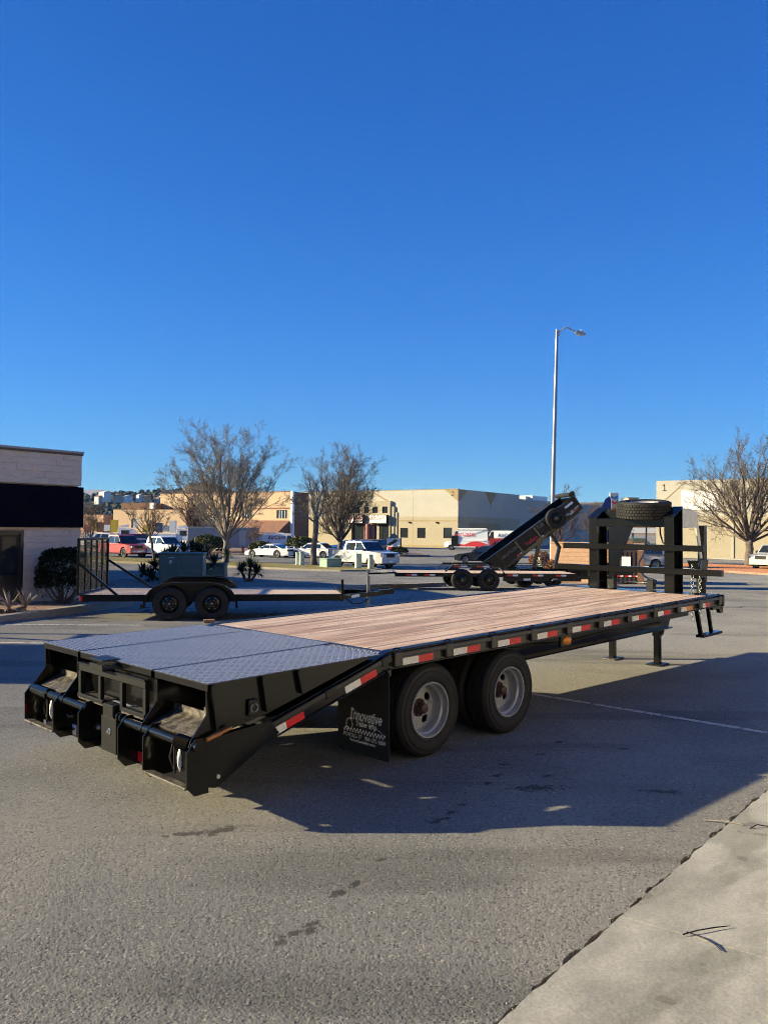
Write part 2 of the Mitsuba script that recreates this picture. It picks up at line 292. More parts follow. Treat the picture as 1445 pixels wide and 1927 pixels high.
struct('planting_bed', MB().prism(sg.Polygon([(-11.66, 6.05), (-9.36, 11.45), (-7.63, 15.8), (-6.87, 18.05), (-6.47, 20.55), (-13, 24), (-30, 15), (-30, 6)]), [0, 0, -.2], [1, 0, 0], [0, 1, 0], [0, 0, .30]), 'bare_soil')
struct('kerb', MB().add(*(lambda a: (a, [[0, 1, 3, 2], [2, 3, 5, 4], [4, 5, 7, 6], [0, 2, 4, 6], [1, 7, 5, 3]]))(
    [[-1.4, 29.2, gz(29.2)-.1], [2.6, 33.2, gz(33.2)-.1], [-1.4, 29.2, gz(29.2)+.15], [2.6, 33.2, gz(33.2)+.15], [-1.6, 29.45, gz(29.4)+.15], [2.4, 33.5, gz(33.5)+.15], [-1.6, 29.45, gz(29.4)-.1], [2.4, 33.5, gz(33.5)-.1]])), 'kerb_stone')
isl = [(-60, 76), (-30, 67), (-22.2, 63.5), (-17.8, 60.7), (-11.1, 57.3), (-6.5, 54.4), (-2.8, 52.6), (-.9, 53.3), (-.1, 55.3)]
isb = [(-.9, 57.6), (-3.6, 58.9), (-8, 61.8), (-12, 65), (-18, 68), (-30, 74), (-60, 84)]
struct('kerb', kerb(isl, -.95), 'kerb_stone')
struct('grass_island', MB().prism(sg.Polygon(isl+isb), [0, 0, -1.05], [1, 0, 0], [0, 1, 0], [0, 0, .22]), 'lawn')
gb = [(20.5, 68), (22.0, 62.5), (23.5, 58.5), (25.5, 54.2), (29, 49.6), (40, 41)]
struct('kerb', kerb(gb, -.95, left=True), 'kerb_stone')
struct('gravel_bed', MB().prism(sg.Polygon(gb+[(46, 48), (36, 62), (27, 70.5), (22, 72)]), [0, 0, -1.05], [1, 0, 0], [0, 1, 0], [0, 0, .215]), 'red_gravel')
struct('shop_bed', MB().prism(sg.Polygon([(-40, 96), (-22, 84.5), (-15, 84), (-12.3, 86), (-11, 90), (-16, 99), (-30, 104)]), [0, 0, -1.0], [1, 0, 0], [0, 1, 0], [0, 0, .17]), 'bare_soil')
struct('shop_bed', MB().prism(sg.Polygon([(.2, 84), (3.2, 83), (4.8, 84.5), (4, 90), (1, 91)]), [0, 0, -1.0], [1, 0, 0], [0, 1, 0], [0, 0, .17]), 'bare_soil')
struct('pavement', MB().prism(sg.Polygon([(33, 90), (37.5, 81), (52, 70), (60, 80), (36, 96)]), [0, 0, -1.0], [1, 0, 0], [0, 1, 0], [0, 0, .15]), 'kerb_stone')
# hills and mountain
def ridge(name, mat, r0, r1, az, prof, seed, amp, nr=14, na=120):
    a = np.linspace(az[0], az[1], na); R = np.linspace(r0, r1, nr); A, Rr = np.meshgrid(a, R)
    t = (Rr-r0)/(r1-r0); top = np.interp(A, *prof); sh = np.where(t < .6, (t/.6)**1.3, 1-.35*((t-.6)/.4))
    x, y = Rr*np.sin(A), Rr*np.cos(A); nz = meshkit.fbm(np.stack([x/r0*16, y/r0*16, x*0], -1), 5, seed)-.5
    z = -1.2+(top+1.2)*sh+nz*amp*np.minimum(1, 3*t)
    i, j = np.meshgrid(np.arange(nr-1), np.arange(na-1), indexing='ij'); k = i*na+j
    put(name, MB().add(np.stack([x, y, z], -1).reshape(-1, 3), np.stack([k, k+1, k+na+1, k+na], -1).reshape(-1, 4)), mat, True, kind='structure')
    return lambda aa, rr: None
pxa = lambda px: math.atan((px-722.5)/F_PX)
pz = lambda ppx, ppy, r: CAM_H+(994.5+.01*(ppx-722)-ppy)/F_PX*r*math.cos(pxa(ppx))
def prof(r, pts): return ([pxa(p) for p, _ in pts], [pz(p, q, r) for p, q in pts])
ridge('mountain', 'mountain_rock', 5200, 8200, (pxa(-400), pxa(520)), prof(7000, [(-400, 940), (60, 926), (150, 920), (190, 918), (225, 923), (270, 926), (320, 924), (420, 930), (520, 950)]), 4, 70)
ridge('hills', 'hill_scrub', 620, 1250, (pxa(-500), pxa(640)), prof(1000, [(-500, 955), (80, 940), (160, 934), (200, 929), (260, 925), (310, 922), (360, 921), (440, 926), (560, 940), (640, 960)]), 8, 9, 22, 240)
ridge('mesa', 'hill_scrub', 470, 700, (pxa(300), pxa(620)), prof(600, [(300, 990), (325, 945), (347, 911), (356, 905), (402, 904.5), (412, 912), (440, 921), (470, 926), (540, 935), (620, 990)]), 12, 2.0, 22, 220)
ridge('hills', 'hill_scrub', 620, 1200, (pxa(1020), pxa(1800)), prof(960, [(1020, 965), (1090, 944), (1240, 944), (1400, 948), (1800, 970)]), 9, 5, 16, 120)
def hill_z(px, py, r): # a point of the hillside seen at a photograph height, fixed in the world
    a = pxa(px); return np.array([r*math.sin(a), r*math.cos(a), pz(px, py, r)])
tv, tf, n0 = [], [], 0
ico = trimesh.creation.icosphere(subdivisions=1)
ht = MB(); rr = np.random.default_rng(5)
for k in range(900):
    r = rr.uniform(700, 1000); px = rr.uniform(120, 440); t = (r-620)/630
    top = np.interp(pxa(px), *prof(1000, [(80, 940), (160, 934), (260, 925), (310, 922), (440, 926)])); z = -1.2+(top+1.2)*min(1, (t/.6))**1.3
    s = rr.uniform(1.2, 3.6); a = pxa(px)
    ht.add(ico.vertices*[s, s, s*rr.uniform(.7, 1.3)]*rr.uniform(.75, 1.2, (len(ico.vertices), 1))+[r*math.sin(a), r*math.cos(a), z+s*.3], ico.faces)
k = put('hillside_scrub', ht, 'hill_tree', True, kind='stuff', label='dark scrub and trees scattered over the far hillside'); labels[k]['category'] = 'trees'
for (px, py, w, h_, d, c) in [(197, 936, 9, 5, 8, 'white_wall'), (240, 940, 8, 3.2, 7, 'white_wall'), (222, 938, 5, 3, 6, 'cream_upper'), (275, 940, 7, 3, 6, 'planter_block'), (299, 943, 8, 3, 6, 'cream_upper'), (305, 938, 4, 2.5, 5, 'white_wall'), (186, 941, 7, 3.4, 6, 'grey_paint'), (262, 937, 4, 2.5, 5, 'white_wall'), (323, 951, 6, 3.5, 6, 'cream_upper')]:
    Z = hill_z(px, py, 830); place = ('in the middle of', 'low on', 'at the left of', 'high on', 'right of centre on', 'near the top of', 'far left on', 'halfway up', 'at the right end of')[len([k for k in labels if k.startswith('house') and '__' not in k])]; frame(*Z, deg=rr.uniform(-65, -30))
    t = thing('house', {'white_wall': 'small white house', 'cream_upper': 'small cream house', 'planter_block': 'small terracotta house', 'grey_paint': 'grey roofed house'}[c]+' '+place+' the far scrubby hillside', 'house', 'houses on the far hillside')
    put(t+'__wall', MB().box(-w/2, w/2, -d/2, d/2, -4, h_), c)
    put(t+'__roof', MB().prism([(-d/2-.4, 0), (d/2+.4, 0), (0, 1.5)], [-w/2-.4, 0, h_], [0, 1, 0], [0, 0, 1], [w+.8, 0, 0]), 'roof_brown' if c != 'white_wall' else 'roof_grey')

# ---- buildings
def holes(x0, x1, z0, z1, rects): 
    g = sg.box(x0, z0, x1, z1)
    for r in rects: g = g.difference(sg.box(r[0], r[2], r[1], r[3]))
    return g
def window(t, x0, x1, z0, z1, y, bars=0, part='window', glass='dark_glass'):
    fr = holes(x0, x1, z0, z1, [(x0+.07, x1-.07, z0+.07, z1-.07)])
    w = put(t+'__'+part, MB().prism(fr, [0, y+.09, 0], [1, 0, 0], [0, 0, 1], [0, -.06, 0]), 'black_flat')
    put(w+'__pane', MB().box(x0+.06, x1-.06, y+.10, y+.13, z0+.06, z1-.06), glass)
    for i in range(bars):
        xb = x0+(x1-x0)*(i+1)/(bars+1); put(w+'__glazing_bar', MB().box(xb-.04, xb+.04, y+.05, y+.095, z0+.07, z1-.07), 'white_wall')
# cream tilt-up building, number 2
frame(11.2, 122, -.95, -34)
t = thing('warehouse', 'large cream warehouse with stepped entrance portal and number 2 at its corner', 'building')
H2, S2 = 8.98, 4.8
win2 = [(-10.35, -8.9, 1.45, 3.0), (-7.2, -5.7, 1.45, 3.05), (-2.5, -1.0, 1.5, 3.1)]
for x0, x1 in ((-31, -19.2), (-11.9, -8.015), (-7.985, 0)):
    put(t+'__lower_wall', MB().prism(holes(x0, x1, 0, S2, [w for w in win2 if w[0] > x0 and w[1] < x1] + ([] )), [0, 0, 0], [1, 0, 0], [0, 0, 1], [0, .3, 0]), 'cream_lower')
for x0, x1 in ((-31, -23.5), (-23.47, -15.8), (-15.77, -8.015), (-7.985, -.004)):
    g = sg.box(x0, S2, x1, H2)
    put(t+'__upper_wall', MB().prism(g, [0, .03, 0], [1, 0, 0], [0, 0, 1], [0, .3, 0]), 'cream_upper')
put(t+'__trim_band', MB().box(-11.5, .02, -.02, .02, S2-.75, S2-.55), 'tan_panel')
put(t+'__corner_panel', MB().prism([(-2.4, H2-.02), (-.006, H2-.02), (-.006, H2-1.9)], [0, .028, 0], [1, 0, 0], [0, 0, 1], [0, -.03, 0]), 'tan_panel')
put(t+'__corner_panel', MB().prism([(.35, H2-.02), (3.1, H2-.02), (.35, H2-1.9)], [.004, 0, 0], [0, 1, 0], [0, 0, 1], [.03, 0, 0]), 'tan_panel')
put(t+'__corner_panel', MB().prism([(9.0, H2-.02), (13.2, H2-.02), (11.0, H2-2.2)], [.004, 0, 0], [0, 1, 0], [0, 0, 1], [.03, 0, 0]), 'tan_panel')
put(t+'__building_number', MB().text('2', .75, [-1.25, -.004, H2-1.05], [1, 0, 0], [0, 0, 1], d=.01), 'black_flat')
for y0, y1 in ((.34, 10.98), (11.02, 22.1)):
    put(t+'__side_wall', MB().box(-.3, 0, y0, y1, S2, H2), 'cream_upper'); put(t+'__side_wall_base', MB().box(-.3, .03, y0, y1, 0, S2), 'cream_lower')
put(t+'__rear_wing', MB().box(-20, -.15, 22.13, 70, 0, 8.3), 'cream_upper'); put(t+'__roof', MB().box(-30.7, -.3, .32, 22.1, H2-.6, H2-.5), 'roof_grey')
put(t+'__loading_door', MB().box(.03, .06, 3.4, 14.5, 0, 3.9), 'tan_panel')
for w in win2: window(t, *w, .0)
for x in (-8.6, -3.6): put(t+'__wall_light', MB().box(x-.2, x+.2, -.2, -.001, 3.75, 4.0, .03), 'black_flat')
put(t+'__coping', MB().box(-31, .05, -.03, .4, H2, H2+.07), 'tan_panel'); put(t+'__base_trim', MB().box(-11.3, .03, -.04, -.001, 0, .35), 'tan_panel')
put(t+'__side_door', MB().box(.031, .08, 16.2, 17.2, 0, 2.1), 'grey_paint')
# portal
up4 = [(-19.0, -18.0, 5.35, 6.4), (-17.1, -16.1, 5.35, 6.4), (-15.4, -14.4, 5.35, 6.4), (-13.5, -12.5, 5.35, 6.4)]
put(t+'__portal', MB().prism(holes(-20.2, -12.0, 0, 7.3, up4+[(-19.6, -12.2, 0, 3.6)]), [0, -.5, 0], [1, 0, 0], [0, 0, 1], [0, .5, 0]), 'cream_lower')
put(t+'__portal_step', MB().box(-11.99, -11.4, -.32, .0, 0, 6.4), 'cream_lower'); put(t+'__portal_step', MB().box(-11.39, -10.9, -.16, 0, 0, 5.5), 'cream_lower')
put(t+'__gable_trim', MB().prism(sg.LineString([(-19.0, 7.35), (-16, 8.9), (-13, 7.35)]).buffer(.13), [0, .0, 0], [1, 0, 0], [0, 0, 1], [0, -.06, 0]), 'tan_panel')
for w in up4: window(t, *w, -.47)
put(t+'__entrance_glass', MB().box(-19.6, -12.2, -.15, -.1, 0, 3.6), 'dark_glass')
for x0, x1, m in ((-15.2, -13.9, 'cream_lower'), (-13.85, -13.7, 'black_flat'), (-17.6, -17.2, 'cream_lower')): put(t+'__mullion', MB().box(x0 if m != 'cream_lower' else x0+.35, x1-.35 if m == 'cream_lower' and x1 > -14 else x1, -.25, -.16, 0, 3.6), m)
put(t+'__column', MB().cyl([-16.1, -.75, 0], [-16.1, -.75, 3.6], .42, 20), 'column_red', 40)
put(t+'__column', MB().cyl([-15.5, -.3, 0], [-15.5, -.3, 3.6], .42, 20), 'column_red', 40)
for x0, x1, tx in ((-15.6, -12.3, 1), (-19.9, -16.9, 1)):
    s = put(t+'__sign', MB().box(x0, x1, -1.1, -.51, 3.65, 5.05, .03), 'black_flat')
    put(s+'__sign_face', MB().box(x0+.06, x1-.06, -1.14, -1.105, 3.75, 4.95), 'white_print')
    put(s+'__lettering', MB().text('AirCare', .62, [x0+.25, -1.145, 4.2], [1, 0, .06], [.12, 0, 1], True, d=.01, sx=.92), 'red_print')
    put(s+'__stripe', MB().box(x0+.2, x1-.2, -1.15, -1.142, 3.85, 3.97), 'red_print')
for x in (-24, -12): put(t+'__roof_unit', MB().box(x, x+2, 8, 10, H2-.5, H2+.35), 'roof_grey')
put(t+'__roof_unit', MB().box(-3.5, -1, 30, 37, 8.3, 9.2), 'white_wall'); put(t+'__roof_unit', MB().box(-3.3, -1.2, 27.5, 29.6, 8.3, 9.0), 'roof_grey')
# cream building, number 1
frame(30.4, 90, -.95, -34)
t = thing('warehouse', 'cream warehouse behind the right bare tree, white panel high on its wall', 'building')
w1 = [(11.6, 13.4, 1.2, 2.6)]
put(t+'__wall', MB().prism(holes(0, 30, 0, 4.6, w1), [0, 0, 0], [1, 0, 0], [0, 0, 1], [0, .3, 0]), 'cream_lower')
for x0, x1 in ((0, 7.98), (8.02, 15.98), (16.02, 30)): put(t+'__upper_wall', MB().box(x0, x1, .02, .3, 4.6, 8.5), 'cream_upper')
put(t+'__side_wall', MB().box(0, .3, .31, 30, 0, 8.5), 'cream_upper'); put(t+'__roof', MB().box(.3, 30, .31, 30, 8.0, 8.1), 'roof_grey')
put(t+'__corner_trim', MB().prism(sg.LineString([(.1, 5.6), (3.2, 8.4)]).buffer(.05), [0, .02, 0], [1, 0, 0], [0, 0, 1], [0, -.04, 0]), 'tan_panel')
put(t+'__wall_panel', MB().box(2.75, 6.6, -.06, .02, 5.2, 7.35, .03), 'white_wall')
put(t+'__building_number', MB().text('1', .75, [.55, .015, 7.35], [1, 0, 0], [0, 0, 1], d=.01), 'black_flat')
window(t, *w1[0], 0); put(t+'__downspout', MB().box(7.9, 8.1, -.1, -.001, 0, 8.3), 'cream_upper'); put(t+'__wall_light', MB().box(9.8, 10.2, -.18, -.001, 4.0, 4.25, .03), 'black_flat'); put(t+'__antenna', MB().cyl([4.2, 2, 8.5], [4.2, 2, 10.2], .02, 5), 'galvanised')
# orange two storey building
frame(-13.05, 115, -.95, -30)
t = thing('shop_building', 'two storey orange stucco building with brown porch roof behind the tallest bare tree', 'building')
wo = [(-2.85, -.95, 4.2, 5.4), (-9.3, -7.4, 4.2, 5.4), (-14.6, -12.7, 4.2, 5.4)]
put(t+'__wall', MB().prism(holes(-26, -.35, 0, 8.0, wo), [0, 0, 0], [1, 0, 0], [0, 0, 1], [0, .3, 0]), 'orange_stucco')
put(t+'__corner_pilaster', MB().box(-.35, .05, -.08, .4, 0, 8.1), 'white_wall'); put(t+'__coping', MB().box(-26, -.36, -.06, .4, 8.0, 8.12), 'roof_brown')
put(t+'__trim_band', MB().box(-26, -.36, -.06, 0, 5.55, 5.75), 'roof_brown')
put(t+'__side_wall', MB().box(-.3, .0, .41, 4, 0, 8.0), 'brown_trim'); put(t+'__roof', MB().box(-26, -.3, .31, 4, 7.4, 7.5), 'roof_grey')  # turned side wall has its shade put in as a darker brown colour
for w in wo: window(t, *w, 0, 3)
put(t+'__porch_roof', MB().prism([(-2.8, 2.1), (0, 3.9), (0, 2.1)], [-12.5, 0, 0], [0, 1, 0], [0, 0, 1], [12.0, 0, 0]), 'roof_brown')
put(t+'__porch_beam', MB().box(-12.5, -.5, -2.7, -2.4, 1.5, 2.09), 'orange_stucco'); put(t+'__porch_gable', MB().prism([(-2.6, 2.1), (-.02, 3.7), (-.02, 2.1)], [-.49, 0, 0], [0, 1, 0], [0, 0, 1], [.03, 0, 0]), 'brown_trim')
for x in (-12.2, -6.5, -.8): put(t+'__porch_post', MB().box(x-.12, x+.12, -2.65, -2.42, 0, 1.5), 'orange_stucco')
# low orange building far left
frame(-42, 125, -.95, -20)
t = thing('shop_building', 'low orange building with brown upper storey and grey roller door, far left', 'building')
put(t+'__wall', MB().prism(holes(0, 13.2, 0, 5.4, [(3.4, 4.9, 2.6, 4.0)]), [0, 0, 0], [1, 0, 0], [0, 0, 1], [0, .3, 0]), 'orange_stucco')
put(t+'__roller_door', MB().box(3.4, 4.9, .12, .2, 2.6, 4.0), 'grey_paint'); put(t+'__coping', MB().box(0, 13.2, -.05, .3, 5.4, 5.5), 'roof_brown')
put(t+'__upper_storey', MB().box(.3, 5.6, 1.5, 9, 5.4, 6.5), 'brown_trim'); put(t+'__roof_unit', MB().box(5.7, 6.4, 1.4, 2, 5.4, 6.5), 'white_wall')
put(t+'__side_wall', MB().box(12.9, 13.2, .31, 14, 0, 5.4), 'brown_trim'); put(t+'__lamp', MB().box(2.6, 3.0, -.2, -.06, 4.7, 4.85), 'black_flat')
frame(-47, 127, -.95, -20)
t = thing('shop_building', 'pink terracotta building end behind the dark awning of the near wall', 'building')
put(t+'__wall', MB().box(-6, 3.4, 0, 8, 0, 4.6), 'planter_block'); put(t+'__upper_wall', MB().box(2.6, 6.8, 6, 9, 0, 6.5), 'brown_trim')
# near left building with stone block wall, fascia and glazing
frame(-8.8, 18.45, 0, 51)
t = thing('stone_building', 'pale stone block building with navy fascia band and dark window at left', 'building')
HB, XL, XR = 3.64, -.4, 2.0
door = (-.28, .56, .12, 1.78)
put(t+'__core', MB().prism(sg.Polygon([(XL, .05), (XR-.05, .05), (8.0, 11), (-1.6, 15)]), [0, 0, 0], [1, 0, 0], [0, 1, 0], [0, 0, HB-.02]), 'mortar')
bm = [MB() for _ in range(3)]
rb = np.random.default_rng(11)
zz = .1; row = 0
while zz < HB-.05:
    hh = min(.155, HB-zz); x = XL+(-.2 if row % 2 else 0)
    while x < XR:
        w = rb.uniform(.26, .52); x1 = min(x+w, XR+.0); x0 = max(x, XL)
        if XR-x1 < .1: x1 = XR
        if x1-x0 > .03 and not (2.03 < zz+hh/2 < 2.9):
            segs = [(x0, x1)]
            if zz+hh*.5 < door[3] : segs = [(x0, min(x1, door[0])), (max(x0, door[1]), x1)]
            for a, b in segs:
                if b-a > .03: put(t+'__stone_block', MB().box(a+.001, b-.001, -rb.uniform(.038, .05), .08, zz+.001, zz+hh-.001, .005), 'stone_block')
        x = x1
    zz += hh; row += 1
put(t+'__coping', MB().box(XL, XR+.02, -.07, .3, HB, HB+.05), 'dark_paint'); put(t+'__coping_cap', MB().box(XL, XR+.03, -.09, .32, HB+.051, HB+.10), 'grey_paint')
put(t+'__fascia_band', MB().box(XL, XR+.02, -.12, .1, 1.86, 2.86, .01), 'navy_fascia')
frame(); put(t+'__rear_wing', MB().prism([(-12.5, 31.4), (-14.3, 32), (-20.5, 38.5), (-30, 50), (-38, 46), (-20, 22.5)], [0, 0, -1], [1, 0, 0], [0, 1, 0], [0, 0, 4.9]), 'mortar'); frame(-8.8, 18.45, 0, 51)
fr = put(t+'__window', MB().prism(holes(*door, [(door[0]+.07, door[1]-.07, .75, door[3]-.07), (door[0]+.07, door[1]-.07, .2, .69)]), [0, -.03, 0], [1, 0, 0], [0, 0, 1], [0, .09, 0]), 'dark_paint')
put(fr+'__pane', MB().box(door[0]+.05, door[1]-.05, .02, .04, .7, door[3]-.05), 'dark_glass'); put(fr+'__lower_panel', MB().box(door[0]+.05, door[1]-.05, .02, .04, .15, .7), 'dark_paint')
frame()
# off frame at right: unseen shop, wall made tall and dark to hold back sky light
frame(1.4+9*.763, 4.35-9*.645, 0, 49.8)
t = thing('shop_building', 'unseen brown block shop with pale roller doors, shaped to hold back sky light, outside the right edge of the picture', 'building')
dr3 = [(-5.5, -1.7, .02, 4.2), (1.0, 4.8, .02, 4.2), (7.5, 11.3, .02, 4.2)]
put(t+'__wall', MB().prism(holes(-9, 24, 0, 8.6, dr3), [0, 0, 0], [1, 0, 0], [0, 0, 1], [0, -.3, 0]), 'sky_block_wall')
for d in dr3:
    dd = put(t+'__roller_door', MB().box(d[0], d[1], -.2, -.16, 0, d[3]), 'white_wall')
    for i in range(9): put(dd+'__slat', MB().box(d[0]+.02, d[1]-.02, -.159, -.14, .05+i*.46, .46+i*.46), 'white_wall')
put(t+'__roof', MB().box(-9, 24, -14, -.3, 8.1, 8.2), 'roof_grey'); put(t+'__coping', MB().box(-9.05, 24.05, -.35, .06, 8.61, 8.7), 'brown_trim')
frame(); put(t+'__sky_block_wing', MB().box(-13, 4.5, -8.6, -8.3, 0, 8.6), 'sky_block_wall'); put(t+'__sky_block_coping', MB().box(-13, 4.5, -8.65, -8.25, 8.61, 8.7), 'brown_trim')  # unseen wing added behind the camera to cut the sky fill
frame()

# ---------------------------------------------------------------- the gooseneck flatbed trailer in front
frame(TX, TY, 0, math.degrees(.7912), .0177)
T_ = thing('gooseneck_trailer', 'long black gooseneck flatbed trailer with reddish plank deck and tread plate rear ramps', 'trailer')
W_, L_, HD = 2.545, 6.445, .944
B, BF = 'black_paint', 'black_flat'
def part(name, mb, mat, smooth=False, parent=None, **k): return put((parent or T_)+'__'+name, mb, mat, smooth, **k)
for i in range(13):
    y = .115+i*.1787
    part('deck_plank', MB().box(.012+.004*rng.random(), 6.24, y+.001, y+.1767-.001, HD-.045, HD-.004-.004*rng.random(), .004), 'deck_wood')
part('front_deck_plate', MB().box(6.245, L_-.002, .06, W_-.06, HD-.03, HD-.002, .003), B)
part('header_channel', MB().box(L_, L_+.05, .0, W_, .79, HD, .006), B)
for Y0, sg_ in ((0., 1), (W_, -1)):
    yy = lambda a: Y0+sg_*a
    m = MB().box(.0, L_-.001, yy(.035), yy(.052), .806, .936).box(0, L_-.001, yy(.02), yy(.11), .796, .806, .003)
    side = part('side_rail', m, 'rail_dust_reflection'); part('edge_strip', MB().box(0, L_-.001, yy(.02), yy(.112), .9365, .944, .003), BF, parent=side)
    part('rub_rail', MB().box(.05, L_-.05, yy(0.), yy(.012), .884, .892, .003).box(.05, L_-.05, yy(.003), yy(.010), .892, .916).box(.05, L_-.05, yy(0.), yy(.012), .916, .924, .003), 'rail_dust_reflection', parent=side)
    for k in range(11):
        x = .1413+k*.6288
        if x < L_: part('stake_pocket', MB().box(x-.115, x-.02, yy(-.004), yy(.034), .815, .930, .006), 'rail_dust_reflection', parent=side)
        if x < L_ and sg_ > 0:
            part('tie_hook', MB().tube([[x-.11, .03, .947], [x-.09, .03, .958], [x-.05, .03, .958], [x-.03, .03, .947]], .006, 6), B, parent=side)
        if x+.37 < L_+.1 and sg_ > 0:
            w_, r_ = (.20, .18) if k < 9 else (.15, .14)
            part('tape_white', MB().box(x, x+w_-.002, .030, .0345, .812, .868), 'white_reflector', parent=side, label='white reflective tape on the side rail') if k < 10 else None
            if k < 10: part('tape_red', MB().box(x+w_, x+w_+r_, .030, .0345, .812, .868), 'red_reflector' if k != 8 else 'amber_lens', parent=side, label=('red' if k != 8 else 'amber')+' reflective tape on the side rail')
# dovetail
TH = math.atan(.278); ct, st_ = math.cos(TH), math.sin(TH); UX, UZ = np.array([-ct, 0, -st_]), np.array([-st_, 0, ct])
def dbox(m, u0, u1, y0, y1, w0, w1, ch=0.): # u along the slope from the kink, w up from its top edge
    c = np.array([0, (y0+y1)/2, .943])+UX*(u0+u1)/2+UZ*(w0+w1)/2; return m.obox(c, UX, [0, -1, 0], UZ, u1-u0, abs(y1-y0), w1-w0, ch)
for Y0, sg_ in ((0., 1), (W_, -1)):
    yy = lambda a: Y0+sg_*a
    m = MB(); dbox(m, .005, 1.40, yy(.035), yy(.052), -.130, -.008); dbox(m, .0, 1.40, yy(.02), yy(.10), -.008, .002, .003); dbox(m, .04, 1.34, yy(.02), yy(.10), -.140, -.130, .003)
    db = part('dovetail_beam', m, B); m = MB()
    for w in (-.060, -.024): dbox(m, .03, 1.34, yy(.0), yy(.014), w, w+.009, .003)
    dbox(m, .03, 1.34, yy(.004), yy(.012), -.051, -.024); part('rub_rail', m, 'rail_dust_reflection', parent=db)
    for u in (.02, .62): part('stake_pocket', dbox(MB(), u, u+.11, yy(-.004), yy(.034), -.075, -.008, .005), B, parent=db)
    if sg_ > 0:
        for u0, u1, u2 in ((.18, .355, .52), (.935, 1.10, 1.275)):
            part('tape_red', dbox(MB(), u0, u1, .030, .0345, -.128, -.070), 'red_reflector', parent=db, label='red reflective tape on the dovetail beam'); part('tape_white', dbox(MB(), u1+.002, u2, .030, .0345, -.128, -.070), 'white_reflector', parent=db, label='white reflective tape on the dovetail beam')
    tp = part('tail_plate', MB().prism([(-1.20, .615), (-1.69, .585), (-1.70, .28), (-1.63, .262), (-1.27, .45), (-1.12, .52)], [0, yy(.0), 0], [1, 0, 0], [0, 0, 1], [0, sg_*.05, 0]), B)
    part('bolt', MB().cyl([-1.62, yy(-.012), .335], [-1.62, yy(.0), .335], .014, 10), 'chrome', parent=tp)
m = MB()
dbox(m, .0, 1.36, .1, W_-.1, -.02, -.004); part('dovetail_floor', m, 'tread_plate')
def treads(x0, x1, y0, y1, z, pitch=.037, M=None):
    """raised lozenges of a tread plate, alternately turned"""
    xs_, ys_ = np.arange(x0+.012, x1-.010, pitch), np.arange(y0+.012, y1-.010, pitch)
    gx, gy = np.meshgrid(np.arange(len(xs_)), np.arange(len(ys_)), indexing='ij'); gx, gy = gx.ravel(), gy.ravel()
    a = np.where((gx+gy) % 2 == 0, math.pi/4, -math.pi/4); c = np.stack([xs_[gx], ys_[gy]], 1); l, w, h = pitch*.60, .0098, .0034
    base = np.array([[-l, 0, 0], [-l*.5, -w, 0], [l*.5, -w, 0], [l, 0, 0], [l*.5, w, 0], [-l*.5, w, 0], [-l*.6, 0, h], [l*.6, 0, h]])
    ft = np.array([[0, 1, 6], [1, 2, 7], [1, 7, 6], [2, 3, 7], [3, 4, 7], [4, 5, 6], [4, 6, 7], [5, 0, 6]])
    ca, sa_ = np.cos(a), np.sin(a)
    v = np.stack([c[:, :1]+base[None, :, 0]*ca[:, None]-base[None, :, 1]*sa_[:, None], c[:, 1:]+base[None, :, 0]*sa_[:, None]+base[None, :, 1]*ca[:, None], np.broadcast_to(z+base[None, :, 2], (len(a), 8))], -1)
    f = (ft[None]+8*np.arange(len(a))[:, None, None]).reshape(-1, 3); v = v.reshape(-1, 3)
    if M is not None: v = M(v)
    return MB().add(v, f)
XR_ = -1.69
slope = lambda v: np.array([0, 0, .943])+np.stack([v[:, 0]*ct, v[:, 1], v[:, 0]*st_], 1)+(v[:, 2:]-.002)*UZ
part('dovetail_tread', treads(-.36, -.01, .1, W_-.1, 0, M=slope), 'tread_steel', kind='stuff')
for nm, y0, y1, xf in (('ramp', .0, .683, -.15), ('center_lid', .707, 1.836, -.006), ('ramp', 1.86, W_, -.15)):
    r = part(nm, MB().box(XR_, xf, y0, y1, HD-.016, HD-.006, .002), 'tread_plate'); part('skirt', MB().box(XR_+.002, XR_+.010, y0+.012, y1-.012, HD-.058, HD-.0165, .002), B, parent=r)
    part('tread', treads(XR_, xf, y0, y1, HD-.006), 'tread_steel', kind='stuff', parent=r)
    if nm == 'ramp':
        for yp in (y0+.03, y1-.04):
            pp = part('side_plate', MB().prism([(-.17, .925), (-1.683, .925), (-1.683, .73), (-1.80, .585), (-1.815, .55), (-1.79, .52), (-1.72, .52), (-1.55, .60), (-1.2, .66), (-.30, .895)], [0, yp, 0], [1, 0, 0], [0, 0, 1], [0, .010, 0]), B, parent=r)
        yo = y0+.03 if y0 < 1 else y1-.03
        for x, zb in ((-1.66, .63), (-1.26, .68), (-.95, .755)):
            part('rib', MB().beam([x+.04, yo-.012 if y0 < 1 else yo+.012, zb], [x, yo-.012 if y0 < 1 else yo+.012, .925], .05, .022, (1, 0, 0), .004), B, parent=r)
        part('cross_plate', MB().prism([(-1.74, .585), (-1.56, .655), (-1.56, .70), (-1.55, .70), (-1.55, .645), (-1.735, .573)], [0, y0+.05, 0], [1, 0, 0], [0, 0, 1], [0, y1-y0-.1, 0]), 'worn_steel', parent=r, label='worn steel tread step inside the ramp')
        part('step_tread', treads(-.19, -.005, y0+.05, y1-.05, 0, .024, lambda v: np.stack([-1.56+v[:, 0]*.932, v[:, 1], .655+v[:, 0]*.37+v[:, 2]+.001], 1)), 'worn_steel', kind='stuff', parent=r)
        part('gusset', MB().box(-1.57, -1.50, y0+.07, y0+.24, .655, .735, .006), 'worn_steel', parent=r)
        part('back_plate', MB().box(-.85, -.84, y0+.05, y1-.05, .76, .92), B, parent=r)
